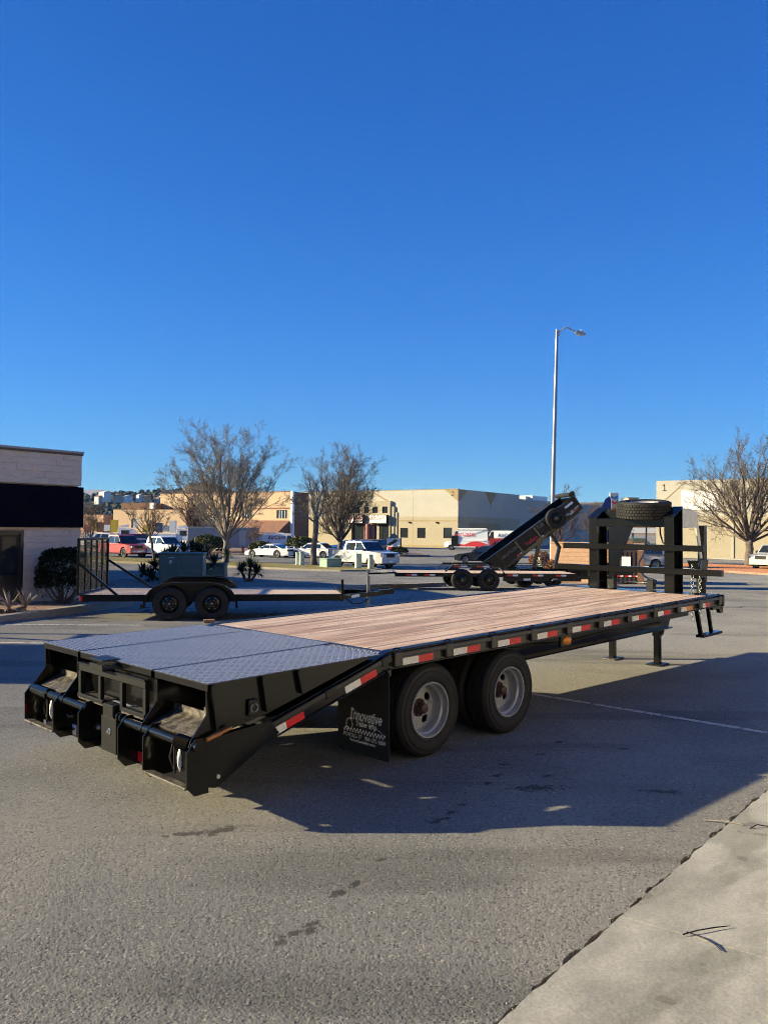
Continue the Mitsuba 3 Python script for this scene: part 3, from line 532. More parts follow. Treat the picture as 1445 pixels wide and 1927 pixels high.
part('lid_latch', MB().box(-1.80, -1.66, 1.22, 1.44, HD-.003, HD+.006, .003).box(-1.80, -1.70, 1.22, 1.44, HD-.075, HD-.065, .003).box(-1.80, -1.79, 1.225, 1.435, HD-.07, HD-.03), BF)
# latch ring and pin on the near ramp side
part('latch_ring', MB().tube([[-1.33+.028*math.cos(a), -.0, .725+.028*math.sin(a)] for a in np.linspace(0, 2*math.pi, 17)], .006, 6), 'galvanised', True)
part('latch_plate', MB().box(-1.37, -1.29, .006, .016, .67, .78, .004), B)
part('release_pin', MB().tube([[-1.71, -.012, .588], [-1.60, -.012, .612], [-1.598, -.012, .612], [-1.52, -.012, .63]], [.014, .014, .010, .010], 10), 'copper_brown', 40, label='rusty brown release pin of the near ramp')
# tail structure
part('tail_channel', MB().box(-1.685, -1.655, .051, W_-.051, .235, .565, .004).box(-1.70, -1.60, .051, W_-.051, .566, .585, .004), B)
PL = [(-1.687, .60), (-1.78, .60), (-1.845, .525), (-1.845, .305), (-1.79, .245), (-1.687, .245)]
for y in (.0, .545, .895, 1.52, 1.97, W_-.012):
    part('hinge_plate', MB().prism(PL, [0, y, 0], [1, 0, 0], [0, 0, 1], [0, .012, 0]).box(-1.80, -1.687, y+(.012 if y < 1.3 else -.06), y+(.06 if y < 1.3 else 0), .30, .31), B)
for y0, y1 in ((-.03, .93), (1.50, W_+.02)):
    part('hinge_tube', MB().cyl([-1.775, y0, .553], [-1.775, y1, .553], .032, 20), B, 40)
yc = [(.05+.16*i/17, a) for i in range(17) for a in (0,)]
part('hinge_spring', MB().lathe([(.040 if i % 2 else .047, .045+.165*i/40) for i in range(41)], [-1.775, 0, .553], [0, 1, 0], 20), B, 60)
part('hinge_sleeve', MB().lathe([(.03, 0), (.046, .004), (.046, .30), (.03, .304)], [-1.775, 2.20, .553], [0, 1, 0], 24), B, 40)
for y0, y1 in ((.013, .544), (1.983, W_-.013)):
    part('foot_bar', MB().box(-1.852, -1.79, y0, y1, .290, .306, .004), 'worn_steel')
for yl in (.34, 2.37):
    part('tail_lamp', MB().lathe([(0, .012), (.020, .011), (.027, .004), (.028, 0)], [-1.69, 0, 0], [-1, 0, 0], 20).mesh() if False else MB().add(*(lambda mm: (np.stack([mm[0][:, 0], yl+mm[0][:, 1]*.62, .385+mm[0][:, 2]*2.2], 1), mm[1]))(MB().lathe([(0, .016), (.020, .014), (.034, .004), (.036, 0)], [-1.689, 0, 0], [-1, 0, 0], 20).mesh())), 'white_reflector', True, label='white oval lamp on the tail channel')
    part('lamp_wire', MB().tube([[-1.70, yl+.06, .50], [-1.73, yl+.06, .40], [-1.72, yl+.01, .30], [-1.73, yl, .50]], .006, 6), 'rubber', True)
part('tail_reflector', MB().box(-1.70, -1.687, .79, .888, .265, .335), 'red_reflector', label='red reflector low on the tail channel'); part('tail_reflector', MB().box(-1.70, -1.687, 2.06, 2.15, .265, .335), 'red_reflector', label='red reflector low on the tail channel')
part('maker_label', MB().box(-1.692, -1.687, 1.90, 1.965, .255, .335), 'white_print')
part('lift_block', MB().box(-1.765, -1.70, 1.13, 1.29, .535, .625, .006), BF); part('lift_plate', MB().box(-1.76, -1.745, 1.09, 1.325, .275, .53, .004).box(-1.76, -1.70, 1.09, 1.325, .518, .532, .003), BF)
for x_, y, z in ((-1.76, 1.19, .43), (-1.687, 1.51, .39)): part('bolt', MB().lathe([(0, .022), (.012, .02), (.016, .008), (.024, .006), (.024, 0)], [x_, y, z], [-1, 0, 0], 10), 'chrome', 40)
part('latch_tube', MB().cyl([-1.76, .94, .565], [-1.76, 1.08, .565], .012, 10).cyl([-1.76, .985, .565], [-1.76, 1.0, .565], .03, 14).cyl([-1.76, 1.03, .565], [-1.76, 1.045, .565], .03, 14), B, 40)
part('latch_tube', MB().tube([[-1.72, 1.88, .42], [-1.74, 1.93, .41], [-1.72, 1.98, .42]], .012, 8), 'worn_steel', True)
part('wear_strip', MB().box(-1.735, -1.705, .75, 1.06, .586, .598).box(-1.735, -1.705, 1.31, 1.75, .586, .598), 'worn_steel', label='strip of worn orange brown steel above the tail channel')
cf = part('center_frame', MB().box(-1.725, -1.69, .73, 1.78, .80, .855, .005).box(-1.735, -1.69, .73, 1.78, .8555, .865, .003).box(-1.735, -1.69, .73, 1.06, .587, .625, .004).box(-1.735, -1.69, 1.36, 1.78, .587, .625, .004), BF)
for y in (.745, 1.08, 1.42, 1.755): part('frame_post', MB().box(-1.728, -1.695, y-.022, y+.022, .59, .7995, .004), BF, parent=cf)
for y0, y1 in ((.77, 1.06), (1.36, 1.74)): part('frame_ledge', MB().box(-1.688, -1.62, y0, y1, .612, .622), 'worn_steel', parent=cf)
part('inner_bulkhead', MB().box(-1.60, -1.59, .715, 1.83, .60, .92), B)
part('inner_bulkhead', MB().box(-1.2, -1.19, .1, W_-.1, .64, .92), B)
# underframe
for y in (.74, 1.665):
    m = MB()
    for z0, z1, a, b in ((.715, .735, 0, .14), (.42, .438, 0, .14), (.436, .717, .062, .078)):
        m.prism([(-.9, z0), (6.66 if z0 > .6 else 6.5, z0), (6.66 if z1 > .6 else 6.5, z1), (-.9, z1)], [0, y+a, 0], [1, 0, 0], [0, 0, 1], [0, b-a, 0])
    part('main_beam', m, B)
part('cross_member', MB().box(.0, .05, .06, W_-.06, .736, .80), B)
for i in range(1, 16): part('cross_member', MB().box(i*.41, i*.41+.05, .30, W_-.30, .736, .795).box(i*.41, i*.41+.05, .06, W_-.06, .806, .8955), B)
part('torque_tube', MB().beam([1.9, .35, .70], [6.4, .5, .66], .07, .06), BF); part('air_line', MB().tube([[2.0, .30, .72], [3.0, .33, .64], [4.2, .4, .66], [5.6, .5, .60]], .016, 8), 'rubber', True)
part('marker_lamp', MB().add(*(lambda mm: (np.stack([2.69+mm[0][:, 0]*1.75, .10+mm[0][:, 1], .725+mm[0][:, 2]], 1), mm[1]))(MB().lathe([(0, .02), (.035, .016), (.042, .0)], [0, 0, 0], [0, -1, 0], 24).mesh())), 'amber_lens', True, label='amber oval marker lamp under the side rail')
part('lamp_bezel', MB().box(2.59, 2.79, .101, .14, .66, .79, .012), B); part('lamp_bracket', MB().box(2.60, 2.78, .11, .13, .79, .80), B)
# axles, wheels
def tyre_profile(R, w): return [(.228, -.014), (.236, -.002), (.250, .003), (.254, .008), (.260, .008), (.264, .004), (.29, .009), (.318, .009), (.321, .013), (.327, .013), (.330, .007), (.352, .002), (.355, .005), (.361, .004), (.364, -.002), (R-.016, -.010), (R-.004, -.024), (R, -.036), (R, -.066), (R-.010, -.069), (R-.010, -.077), (R, -.080), (R+.001, -.107), (R-.010, -.110), (R-.010, -.118), (R+.001, -.121), (R, -.148), (R-.010, -.151), (R-.010, -.159), (R, -.162), (R-.004, -w+.026), (R-.016, -w+.012), (.345, -w-.004), (.30, -w-.008), (.236, -w+.004), (.228, -w+.014)]
def dual_wheel(xw, far):
    s = -1 if not far else 1; yo = .07 if not far else W_-.07; z = .3915-xw*.0177; ax = [0, s, 0]; wl = part('wheel', MB().lathe(tyre_profile(.3915, .225), [xw, yo, z], ax, 56, True), 'rubber', 35)
    part('inner_tyre', MB().lathe(tyre_profile(.3915, .225), [xw, yo-s*.265, z], ax, 40, True), 'rubber', 35, parent=wl)
    part('rim', MB().lathe([(.228, -.03), (.236, -.006), (.232, .003), (.222, .002), (.217, -.012), (.212, -.045), (.196, -.058), (.191, -.075), (.189, -.118), (.182, -.130), (.182, -.14)], [xw, yo, z], ax, 48).lathe([(.189, -.20), (.22, -.235), (.228, -.25)], [xw, yo, z], ax, 32), 'rim_grey', 25, parent=wl)
    hs = sg.Point(0, 0).buffer(.184, 32).difference(sg.Point(0, 0).buffer(.072, 16))
    for k in range(4):
        a = .62+k*math.pi/2+(.35 if xw > 1 else 0); hs = hs.difference(sa.rotate(sa.scale(sg.Point(.132*math.cos(a), .132*math.sin(a)).buffer(.032, 12), 1.0, 1.25), math.degrees(a), origin=(.132*math.cos(a), .132*math.sin(a))))
    part('rim_disc', MB().prism(hs, [xw, yo-s*.150, z], [1, 0, 0], [0, 0, 1], [0, s*.014, 0]), 'rim_grey', parent=wl)
    part('hub', MB().lathe([(0, -.055), (.028, -.056), (.040, -.062), (.048, -.085), (.052, -.13), (.078, -.136), (.080, -.15)], [xw, yo, z], ax, 24), 'hub_red', 40, parent=wl)
    m = MB()
    for k in range(8):
        a = k*math.pi/4+.2; m.cyl([xw+.064*math.cos(a), yo-s*.14, z+.064*math.sin(a)], [xw+.064*math.cos(a), yo-s*.112, z+.064*math.sin(a)], .010, 6)
    part('lug_nuts', m, 'hub_red', parent=wl)
for xw in (.53, 1.65):
    for far in (0, 1): dual_wheel(xw, far)
    part('axle', MB().cyl([xw, .5, .3915-xw*.0177], [xw, W_-.5, .3915-xw*.0177], .065, 14), B, 40); part('spring_hanger', MB().box(xw-.3, xw+.3, .70, .78, .44, .52).box(xw-.3, xw+.3, W_-.78, W_-.70, .44, .52), B)
part('brake_drum', MB().cyl([.53, .36, .382], [.53, .6, .382], .17, 24), B, 40); part('brake_drum', MB().cyl([1.65, .36, .362], [1.65, .6, .362], .17, 24), B, 40)
# mud flaps
for y0, near in ((.005, 1), (W_-.605, 0)):
    fl = part('mud_flap', MB().box(-.036, -.026, y0, y0+.60, .075, .79, .003), 'flap_rubber', label='black mud flap with white maker print ahead of the near tyres' if near else None)
    part('flap_bracket', MB().box(-.05, -.01, y0, y0+.6, .78, .80), B, parent=fl)
    if near:
        Q = lambda a, b: np.array([-.0368, .605-a, b]); U, V = [0, -1, 0], [0, 0, 1]; m = MB()
        m.text('I', .092, Q(.142, .346), U, [0, -.22, 1], True, d=.001, fit=.034); m.text('nnovative', .078, Q(.186, .350), U, [0, -.16, 1], True, d=.001, fit=.325); m.text('Trailer Mfg.', .040, Q(.215, .302), U, [0, -.16, 1], True, d=.001, fit=.245)
        m.text('RICHFIELD, UT', .030, Q(.070, .200), U, V, False, d=.001, fit=.22); m.text('866-251-0600', .030, Q(.325, .200), U, V, True, d=.001, fit=.235); m.text('innovativetrailer.com', .021, Q(.15, .168), U, V, True, d=.001, fit=.295)
        m.prism(sg.Point(0, 0).buffer(.040, 24).difference(sg.Point(0, 0).buffer(.034, 24)), Q(.145, .303), [0, -1, 0], [0, 0, 1.2], [-.001, 0, 0])
        for i in range(28):
            for j in range(2):
                if (i+j) % 2 == 0: c0, c1 = .075+i*.0173, .075+(i+1)*.0173; m.add([Q(c0, .242+j*.018), Q(c1, .242+j*.018), Q(c1, .242+(j+1)*.018), Q(c0, .242+(j+1)*.018)], [[0, 1, 2, 3]])
        for a, b in (((.17, .43), (.235, .412)), ((.46, .315), (.545, .28))): m.beam(Q(*a), Q(*b), .001, .006, (1, 0, 0))
        part('print', m, 'white_print', parent=fl)
# jacks
for y in (.92, 1.625):
    x = 6.40; zg = -x*.0177
    j = part('landing_jack', MB().box(x-.055, x+.055, y-.055, y+.055, .30, .79, .006), B)
    part('inner_leg', MB().box(x-.042, x+.042, y-.042, y+.042, zg+.02, .32, .005), B, parent=j); part('foot', MB().box(x-.14, x+.14, y-.11, y+.11, zg+.004, zg+.022, .004), 'worn_steel' if y > 1 else BF, parent=j)
    part('pin', MB().cyl([x, y-.10, .38], [x, y+.1, .38], .012, 8).box(x-.02, x+.02, y-.09, y-.056, .33, .50), B, parent=j)
# front step
part('front_step', MB().beam([5.71, .05, .80], [5.84, .05, .455], .05, .045, (1, 0, 0), .005).beam([6.06, .05, .80], [6.17, .05, .455], .045, .04, (1, 0, 0), .005).box(5.82, 6.42, -.0, .11, .425, .46, .005), B)
part('corner_bracket', MB().prism([(6.15, .80), (6.49, .80), (6.49, .70), (6.40, .70), (6.36, .76), (6.15, .76)], [0, .02, 0], [1, 0, 0], [0, 0, 1], [0, .05, 0]), B)
# gooseneck: uprights, bars, neck
for y in (.655, 1.85):
    m = MB(); a0, a1 = 6.36, 6.66
    m.box(a0, a0+.016, y, y+.14, .80, 2.0, .003).box(a1-.016, a1, y, y+.14, .80, 2.13, .003).prism([(a0+.016, .80), (a1-.016, .80), (a1-.016, 2.125), (a0+.016, 1.985)], [0, y+.067, 0], [1, 0, 0], [0, 0, 1], [0, .016, 0])
    m.obox([(a0+a1)/2, y+.075, 2.073], [a1-a0, 0, .145], [0, 1, 0], [-.145, 0, a1-a0], math.hypot(a1-a0, .145)+.02, .16, .014, .004)
    part('neck_upright', m, B)
part('top_crossbar', MB().box(6.38, 6.48, .80, 1.845, 1.86, 1.985, .006), B); part('top_crossbar', MB().box(6.55, 6.65, .80, 1.845, 1.97, 2.09, .006), B)
part('rear_gusset', MB().prism([(6.37, 1.99), (6.64, 2.12), (6.64, 2.02), (6.46, 1.9)], [0, 1.83, 0], [1, 0, 0], [0, 0, 1], [0, .012, 0]), B)
part('bulkhead_rail', MB().box(6.27, 6.35, -.05, 2.54, 1.20, 1.285, .004), B); part('bulkhead_rail', MB().box(6.28, 6.355, .20, 2.40, 1.525, 1.61, .004), B)
for y, x in ((1.63, 6.40), (1.09, 6.56)): part('stub_post', MB().box(x-.05, x+.05, y-.055, y+.055, HD, 1.085, .005), BF)
part('cross_rod', MB().cyl([6.66, .95, 1.02], [6.66, 1.75, 1.04], .010, 8), 'galvanised', True)
nb = lambda x: .70+(x-6.66)*.22
def neckplate(poly, yfun, th): # a plate that follows the converging line of the neck
    g = trimesh.creation.extrude_polygon(sg.Polygon(poly), 1.0, engine='earcut'); v = g.vertices; return MB().add(np.stack([v[:, 0], yfun(v[:, 0])+v[:, 2]*th, v[:, 1]], 1), g.faces)
part('neck_panel', neckplate([(6.67, 2.13), (7.4, 2.125), (7.85, 2.07), (7.98, 1.84), (6.67, 1.84)], nb, .02), 'neck_reflection', label='side panel of the gooseneck neck, reflected sunlit wall put into its beige colour'); part('neck_leg', neckplate([(7.78, 1.838), (7.985, 1.838), (8.25, 1.34), (8.10, 1.34)], nb, .02), 'neck_reflection', label='leg of the gooseneck neck, reflected sunlit wall put into its beige colour')
nf = lambda x: 1.93-(x-6.66)*.22
part('neck_beam', neckplate([(6.67, 2.13), (7.4, 2.12), (7.85, 2.07), (7.95, 1.86), (6.67, 1.86)], nf, .02), B)
part('neck_gusset', MB().prism([(6.67, 1.85), (7.45, 1.85), (6.76, 1.02), (6.67, 1.02)], [0, 1.83, 0], [1, 0, 0], [0, 0, 1], [0, .012, 0]), BF)
part('coupler_tube', MB().box(8.66, 8.76, 1.19, 1.31, .92, 1.86, .008), B); part('coupler', MB().lathe([(.05, 0), (.075, .02), (.075, .28), (.05, .30)], [8.45, 1.16, .72], [0, 0, 1], 16), BF, 40); part('coupler_plate', MB().prism([(8.2, 1.30), (8.65, 1.30), (8.55, 1.0), (8.38, 1.0)], [0, 1.12, 0], [1, 0, 0], [0, 0, 1], [0, .16, 0]), B)
part('coupler_handle', MB().tube([[8.3, 1.1, 1.28], [7.9, .95, 1.20]], .012, 6), B)
def chain(y, x, z0, z1):
    m = MB(); z = z0; k = 0
    while z > z1:
        a = np.linspace(0, 2*math.pi, 13); u = np.array([0, 1, 0]) if k % 2 else np.array([1, 0, 0])
        m.tube([np.array([x, y, z])+u*.020*math.cos(q)+np.array([0, 0, .037*math.sin(q)]) for q in a], .0075, 6, False); z -= .055; k += 1
    return m
part('safety_chain', chain(1.12, 8.02, 1.22, .35), 'galvanised', True); part('safety_chain', chain(1.14, 8.36, 1.24, .30), 'galvanised', True)
part('power_cable', MB().tube([[6.98, 1.37, 1.93], [6.98, 1.375, 1.6], [6.98, 1.42, 1.42], [6.97, 1.49, 1.30], [6.96, 1.48, 1.2], [6.95, 1.40, 1.11], [6.94, 1.30, 1.06]], .013, 8), 'blue_cable', True, label='blue power cable hanging inside the gooseneck')
part('cable_plug', MB().tube([[6.94, 1.32, 1.07], [6.93, 1.20, 1.03]], [.022, .03], 8), 'rubber'); part('hose', MB().tube([[6.9, 1.12, 1.93], [6.9, 1.11, 1.75], [6.88, 1.06, 1.62], [6.85, .90, 1.55]], .012, 8), 'rubber', True)
# spare tyre lying on the neck
frame(TX, TY, 0, math.degrees(.7912), .0177)
sp = thing('spare_tyre', 'black spare tyre lying flat on top of the gooseneck frame', 'tyre')
def tread_tyre(O, ax, R, w, n=48):
    """a tyre with blocky tread: rows of blocks round a carcass"""
    ax = nrm(ax); a = nrm(np.cross(ax, [0, 0, 1] if abs(ax[2]) < .9 else [1, 0, 0])); b = np.cross(ax, a); O = np.asarray(O, float); m = MB()
    for row in range(5):
        h = -w/2+(row-2)*w*.19
        for k in range(n):
            t = (k+.5*(row % 2))*2*math.pi/n; e = a*math.cos(t)+b*math.sin(t); m.obox(O+ax*h+e*(R-.006), np.cross(ax, e), ax, e, 2*math.pi*R/n*.86, w*.165, .016, .003)
    return m
O = [6.50, 1.17, 2.225]; AX = [-.10, -.05, 1]
pr = [(r if r < .375 else r-.012, h) for r, h in tyre_profile(.385, .225)]
put(sp+'__carcass', MB().lathe(pr, O, AX, 56, True), 'rubber', 35); put(sp+'__tread_block', tread_tyre(O, AX, .385, .225), 'rubber', kind='stuff')
put(sp+'__rim', MB().lathe([(.206, -.02), (.21, -.004), (.195, -.02), (.17, -.08), (.06, -.09), (0, -.085)], O, AX, 32), 'rim_grey', 30)
frame()

# ---------------------------------------------------------------- other trailers
def wheel(parent, x, y, z, ax, R, w, rim='black_paint', n=36, name='wheel', rr=None, spokes=0, lugs=6):
    rr = rr or R*.56; k = R/.391
    wl = put(parent+'__'+name, MB().lathe([(rr*1.0, -.012), (rr*1.08, .0), ((R+rr)/2, .010), (R-.02, -.006), (R-.004, -.022), (R, -.04), (R, -w+.04), (R-.004, -w+.022), (R-.02, -w+.006), (rr*1.08, -w), (rr, -w+.012)], [x, y, z], ax, n, True), 'rubber', 35)
    put(wl+'__rim', MB().lathe([(rr*1.02, -.02), (rr*1.03, -.002), (rr*.95, -.004), (rr*.90, -.03), (rr*.80, -.06), (rr*.55, -.045), (rr*.45, -.02), (rr*.36, -.015), (rr*.34, -.05), (0, -.05)], [x, y, z], ax, n), rim, 30)
    ax = nrm(ax); a = nrm(np.cross(ax, [0, 0, 1])); b = np.cross(ax, a); O = np.array([x, y, z], float)
    if spokes:
        m = MB()
        for i in range(spokes):
            t = (i+.5)*2*math.pi/spokes; e = a*math.cos(t)+b*math.sin(t); m.obox(O+e*rr*.66-ax*.034, np.cross(ax, e), e, ax, rr*.17, rr*.44, .03)
        put(wl+'__slots', m, 'rubber', kind='stuff')
    elif lugs:
        m = MB()
        for i in range(lugs):
            t = i*2*math.pi/lugs; e = a*math.cos(t)+b*math.sin(t); m.cyl(O+e*rr*.36-ax*.03, O+e*rr*.36+ax*.0, .009, 6)
            m.cyl(O+e*rr*.62-ax*.056, O+e*rr*.62-ax*.046, .016*k, 8) if lugs == 6 else None
        m.cyl(O-ax*.05, O+ax*.015, .026, 10); put(wl+'__lug_nuts', m, 'galvanised')
    return wl
def tapes(t, xs, y, z0, z1, w=.17, first='red', sy=-1):
    for x in xs:
        for i, c in enumerate(('red', 'white') if first == 'red' else ('white', 'red')):
            put(t+'__tape_'+c, MB().box(x+i*w, x+i*w+w-.004, y, y+sy*.004, z0, z1), c+'_reflector')
# --- tandem equipment trailer with a folded tail gate, in the middle distance at left
frame(-4.34, 16.38, -.005, 9)
t = thing('utility_trailer', 'low black tandem trailer with rounded fenders and an upright ramp gate at its tail', 'trailer')
def q(n, m, mat, sm=False, p=None, **k): return put((p or t)+'__'+n, m, mat, sm, **k)
X0, X1, Y0, Y1, ZD = -1.78, 3.58, .27, 2.17, .51
for i in range(10):
    y = Y0+.055+i*.179; q('deck_plank', MB().box(X0+.03, X1-.05, y, y+.1765, ZD-.045, ZD+.002, .003), 'pale_wood')
for y in (Y0, Y1-.05): q('frame_rail', MB().box(X0, X1, y, y+.05, .37, ZD-.001, .004), B)
q('end_rail', MB().box(X0-.002, X0+.05, Y0+.051, Y1-.051, .38, ZD-.05), B); q('headboard', MB().box(X1-.05, X1+.002, Y0-.03, Y0+.05, .36, .82, .006).box(X1-.05, X1+.002, Y0+.051, Y1-.051, .40, ZD+.03, .004), B)
for i in range(8): q('cross_member', MB().box(X0+.4+i*.62, X0+.45+i*.62, Y0+.05, Y1-.05, .39, ZD-.046), B)
for y in (.0, Y1+.03):
    yy0, yy1 = (y, y+.24) if y < 1 else (y, y+.24)
    arc = [(-.50, .25), (-.495, .36), (-.46, .48), (-.38, .60), (-.25, .69), (-.08, .742), (.06, .75), (.80, .75), (.94, .742), (1.10, .69), (1.23, .60), (1.31, .48), (1.345, .36), (1.35, .25)]
    fd = q('fender', MB().prism(sg.LineString(arc).buffer(.008, cap_style=2), [0, yy0, 0], [1, 0, 0], [0, 0, 1], [0, yy1-yy0, 0]), B, 30)
    yo = yy0 if y < 1 else yy1-.02
    q('fender_lip', MB().prism(sg.LineString(arc).buffer(.022, cap_style=2), [0, yo-.004, 0], [1, 0, 0], [0, 0, 1], [0, .024, 0]), B, 30, fd)
    q('fender_back', MB().prism(arc[1:-1], [0, Y0-.012 if y < 1 else Y1+.002, 0], [1, 0, 0], [0, 0, 1], [0, .01, 0]), B, False, fd)
    q('fender_bracket', MB().box(-.57, -.49, yo, yo+.03, .25, .33), B, False, fd)
    for xw in (0, .85): wheel(t, xw, (.01 if y < 1 else Y1+.28), .343, [0, -1 if y < 1 else 1, 0], .343, .205, B, lugs=6)
for xw in (0, .85): q('axle', MB().cyl([xw, .2, .343], [xw, Y1+.1, .343], .04, 10), B)
skew = lambda m: MB().add(np.stack([m.mesh()[0][:, 0]+(m.mesh()[0][:, 1]-Y0)*.115, m.mesh()[0][:, 1], m.mesh()[0][:, 2]], 1), m.mesh()[1])
gm = MB().box(X0-.06, X0-.01, Y0-.05, Y0+.0, .50, 1.66, .005).box(X0-.06, X0-.01, Y1, Y1+.05, .50, 1.66, .005).box(X0-.06, X0-.01, Y0, Y1, 1.61, 1.66, .005).box(X0-.06, X0-.01, Y0, Y1, .50, .55, .005)
gt = q('ramp_gate', skew(gm), B)
for i in range(1, 5): q('gate_bar', skew(MB().box(X0-.055, X0-.015, Y0+i*.38-.03, Y0+i*.38+.03, .551, 1.609, .004)), B, False, gt)
wm = MB()
for i in range(64): y = Y0+i*.030; wm.cyl([X0-.035, y, .55], [X0-.035, y, 1.61], .003, 4)
for i in range(30): wm.cyl([X0-.03, Y0, .56+i*.035], [X0-.03, Y1, .56+i*.035], .003, 4)
q('gate_mesh', skew(wm), BF, False, gt, kind='stuff'); q('gate_label', MB().box(X0-.066, X0-.061, Y0-.045, Y0-.005, 1.30, 1.5), 'white_print', False, gt)
for y in (Y0-.03, Y1+.03): q('gate_brace', MB().beam([X0-.03+(y-Y0)*.115, y, 1.15], [-1.03 if y < 1 else -.56, y, .48], .05, .05, (0, 1, 0), .005).cyl([-1.03 if y < 1 else -.56, y-.03, .47], [-1.03 if y < 1 else -.56, y+.03, .47], .03, 10), B)
q('tail_lamp', MB().box(X0-.01, X0+.04, Y0-.012, Y0-.001, .385, .475, .004), 'red_reflector', label='red lamp at the tail corner'); q('tail_lamp', MB().box(X0+.02, X0+.06, Y1+.001, Y1+.012, .385, .475, .004), 'red_reflector', label='red lamp at the tail corner')
q('marker_lamp', MB().box(X1-.06, X1+.0, Y0-.012, Y0-.001, .40, .48, .006), 'amber_lens', label='amber marker lamp at the front corner')
q('tongue', MB().beam([X1-.1, Y0+.15, .43], [X1+.98, 1.16, .46], .06, .1, ch=.005).beam([X1-.1, Y1-.15, .43], [X1+.98, 1.28, .46], .06, .1, ch=.005), B); q('coupler', MB().prism([(0, .42), (.34, .44), (.36, .50), (.30, .55), (0, .52)], [X1+.9, 1.17, 0], [1, 0, 0], [0, 0, 1], [0, .1, 0]), B)
q('brand_plate', MB().beam([X1+.18, .33, .45], [X1+.38, .53, .46], .008, .06), 'white_print'); q('jack', MB().box(X1+.62, X1+.69, 1.12, 1.19, .20, .84, .005).box(X1+.58, X1+.73, 1.08, 1.23, .19, .205), 'galvanised'); q('jack_handle', MB().cyl([X1+.655, 1.15, .84], [X1+.655, 1.15, 1.0], .012, 6), BF)
q('safety_chain', MB().tube([[X1+.1, .5, .38], [X1+.25, .65, .27], [X1+.45, .9, .25], [X1+.66, 1.1, .34]], .012, 6), BF, True); q('winch_line', MB().tube([[X1, .5, .60], [X1+.6, 1.1, .62]], .008, 6), 'galvanised')
frame(-3.35, 16.1, 0, 8); k = thing('wood_chock', 'short brown timber block on the asphalt in front of the low trailer wheels', 'block'); put(k, MB().box(-.22, .0, -.05, .05, .002, .07, .006), 'old_wood')
# --- equipment trailer further back
frame(2.9, 29.54, -.345, 4)
t = thing('equipment_trailer', 'black tandem trailer with boxed fenders and red white tape before the dump trailer', 'trailer')
X0, X1, Y0, Y1, ZD = -2.47, 4.35, .27, 2.2, .64
for i in range(10):
    y = Y0+.05+i*.183; q('deck_plank', MB().box(X0+.02, X1-.02, y, y+.178, ZD-.045, ZD, .003), 'pale_wood')
for y in (Y0, Y1-.05): q('frame_rail', MB().box(X0, X1, y, y+.05, .50, ZD-.001, .004), B)
q('under_rail', MB().box(1.6, X1+.2, Y0+.1, Y0+.2, .34, .495, .004), B); q('tail_ramp', MB().beam([X0+.02, 1.2, .64], [X0-.95, 1.2, .60], 1.8, .06), B)
tapes(t, (-2.05, -1.38, 1.72, 2.68, 3.55), Y0-.001, .535, .60, .2)
for y in (.0, Y1+.03):
    arc = [(-.62, .70), (-.36, .945), (1.28, .945), (1.54, .70), (1.60, .55)]
    fd = q('fender', MB().prism(sg.LineString(arc).buffer(.01, cap_style=2), [0, y, 0], [1, 0, 0], [0, 0, 1], [0, .26, 0]).prism([(-.36, .94), (1.28, .94), (1.36, .86), (-.45, .86)], [0, y-.003, 0], [1, 0, 0], [0, 0, 1], [0, .01, 0]), B)
    if y < 1: tapes(fd, (-.31, .52), y-.004, .875, .925, .24)
    for xw in (0, .985): wheel(t, xw, (.01 if y < 1 else Y1+.29), .40, [0, -1 if y < 1 else 1, 0], .40, .23, B, lugs=8)
for xw in (0, .985): q('axle', MB().cyl([xw, .2, .4], [xw, Y1+.1, .4], .05, 10), B)
q('tongue', MB().beam([X1-.2, Y0+.3, .48], [X1+1.5, 1.2, .45], .07, .13).beam([X1-.2, Y1-.3, .48], [X1+1.5, 1.26, .45], .07, .13), B); q('jack', MB().box(X1+.7, X1+.85, .95, 1.1, .05, .75, .005).box(X1+.65, X1+.9, .9, 1.15, .03, .05), BF)
q('plate', MB().box(2.35, 2.62, Y0+.09, Y0+.095, .37, .45), 'white_print'); q('hitch_ring', MB().tube([[X1-.95, Y0-.02, .36], [X1-.9, Y0-.03, .42], [X1-.8, Y0-.03, .44], [X1-.72, Y0-.02, .42]], .035, 8), 'galvanised', True)
# --- dump trailer with raised bed
frame(4.9, 32.3, -.41, 4)
t = thing('dump_trailer', 'black dump trailer with its steel bed raised steeply and a spare wheel on its side', 'trailer')
A_ = math.radians(38.1); ca_, sa2 = math.cos(A_), math.sin(A_); OB = np.array([-.11, 0, .76])
bd = lambda u, y, w: OB+np.array([u*ca_-w*sa2, y, u*sa2+w*ca_])
BU, BW = np.array([ca_, 0, sa2]), np.array([-sa2, 0, ca_]); LB, HBd = 4.09, .55
def bbox(m, u0, u1, y0, y1, w0, w1, ch=.004): return m.obox(bd((u0+u1)/2, (y0+y1)/2, (w0+w1)/2), BU, [0, 1, 0], BW, u1-u0, y1-y0, w1-w0, ch)
bed = q('bed', bbox(MB(), 0, LB, .06, 2.06, 0, .03), B)
for y in (.04, 2.06):
    q('bed_side', MB().prism([(0, 0), (LB, 0), (LB+.03, .51), (-.36, .66)], OB+[0, y, 0], BU, BW, [0, .03, 0]), BF, False, bed); tr0, tr1 = bd(-.42, y+.015, .68), bd(LB+.06, y+.015, .53); q('top_rail', bbox(MB().beam(tr0, tr1, .09, .05, BW, .004), 0, LB, y-.02, y+.04, -.06, .03), B, False, bed)
    for u in (.12, 1.05, 2.0, 2.55, 3.3, LB-.04): q('side_post', bbox(MB(), u-.04, u+.04, (y-.04 if y < 1 else y+.03), (y if y < 1 else y+.07), 0, .62-.034*u), B, False, bed)
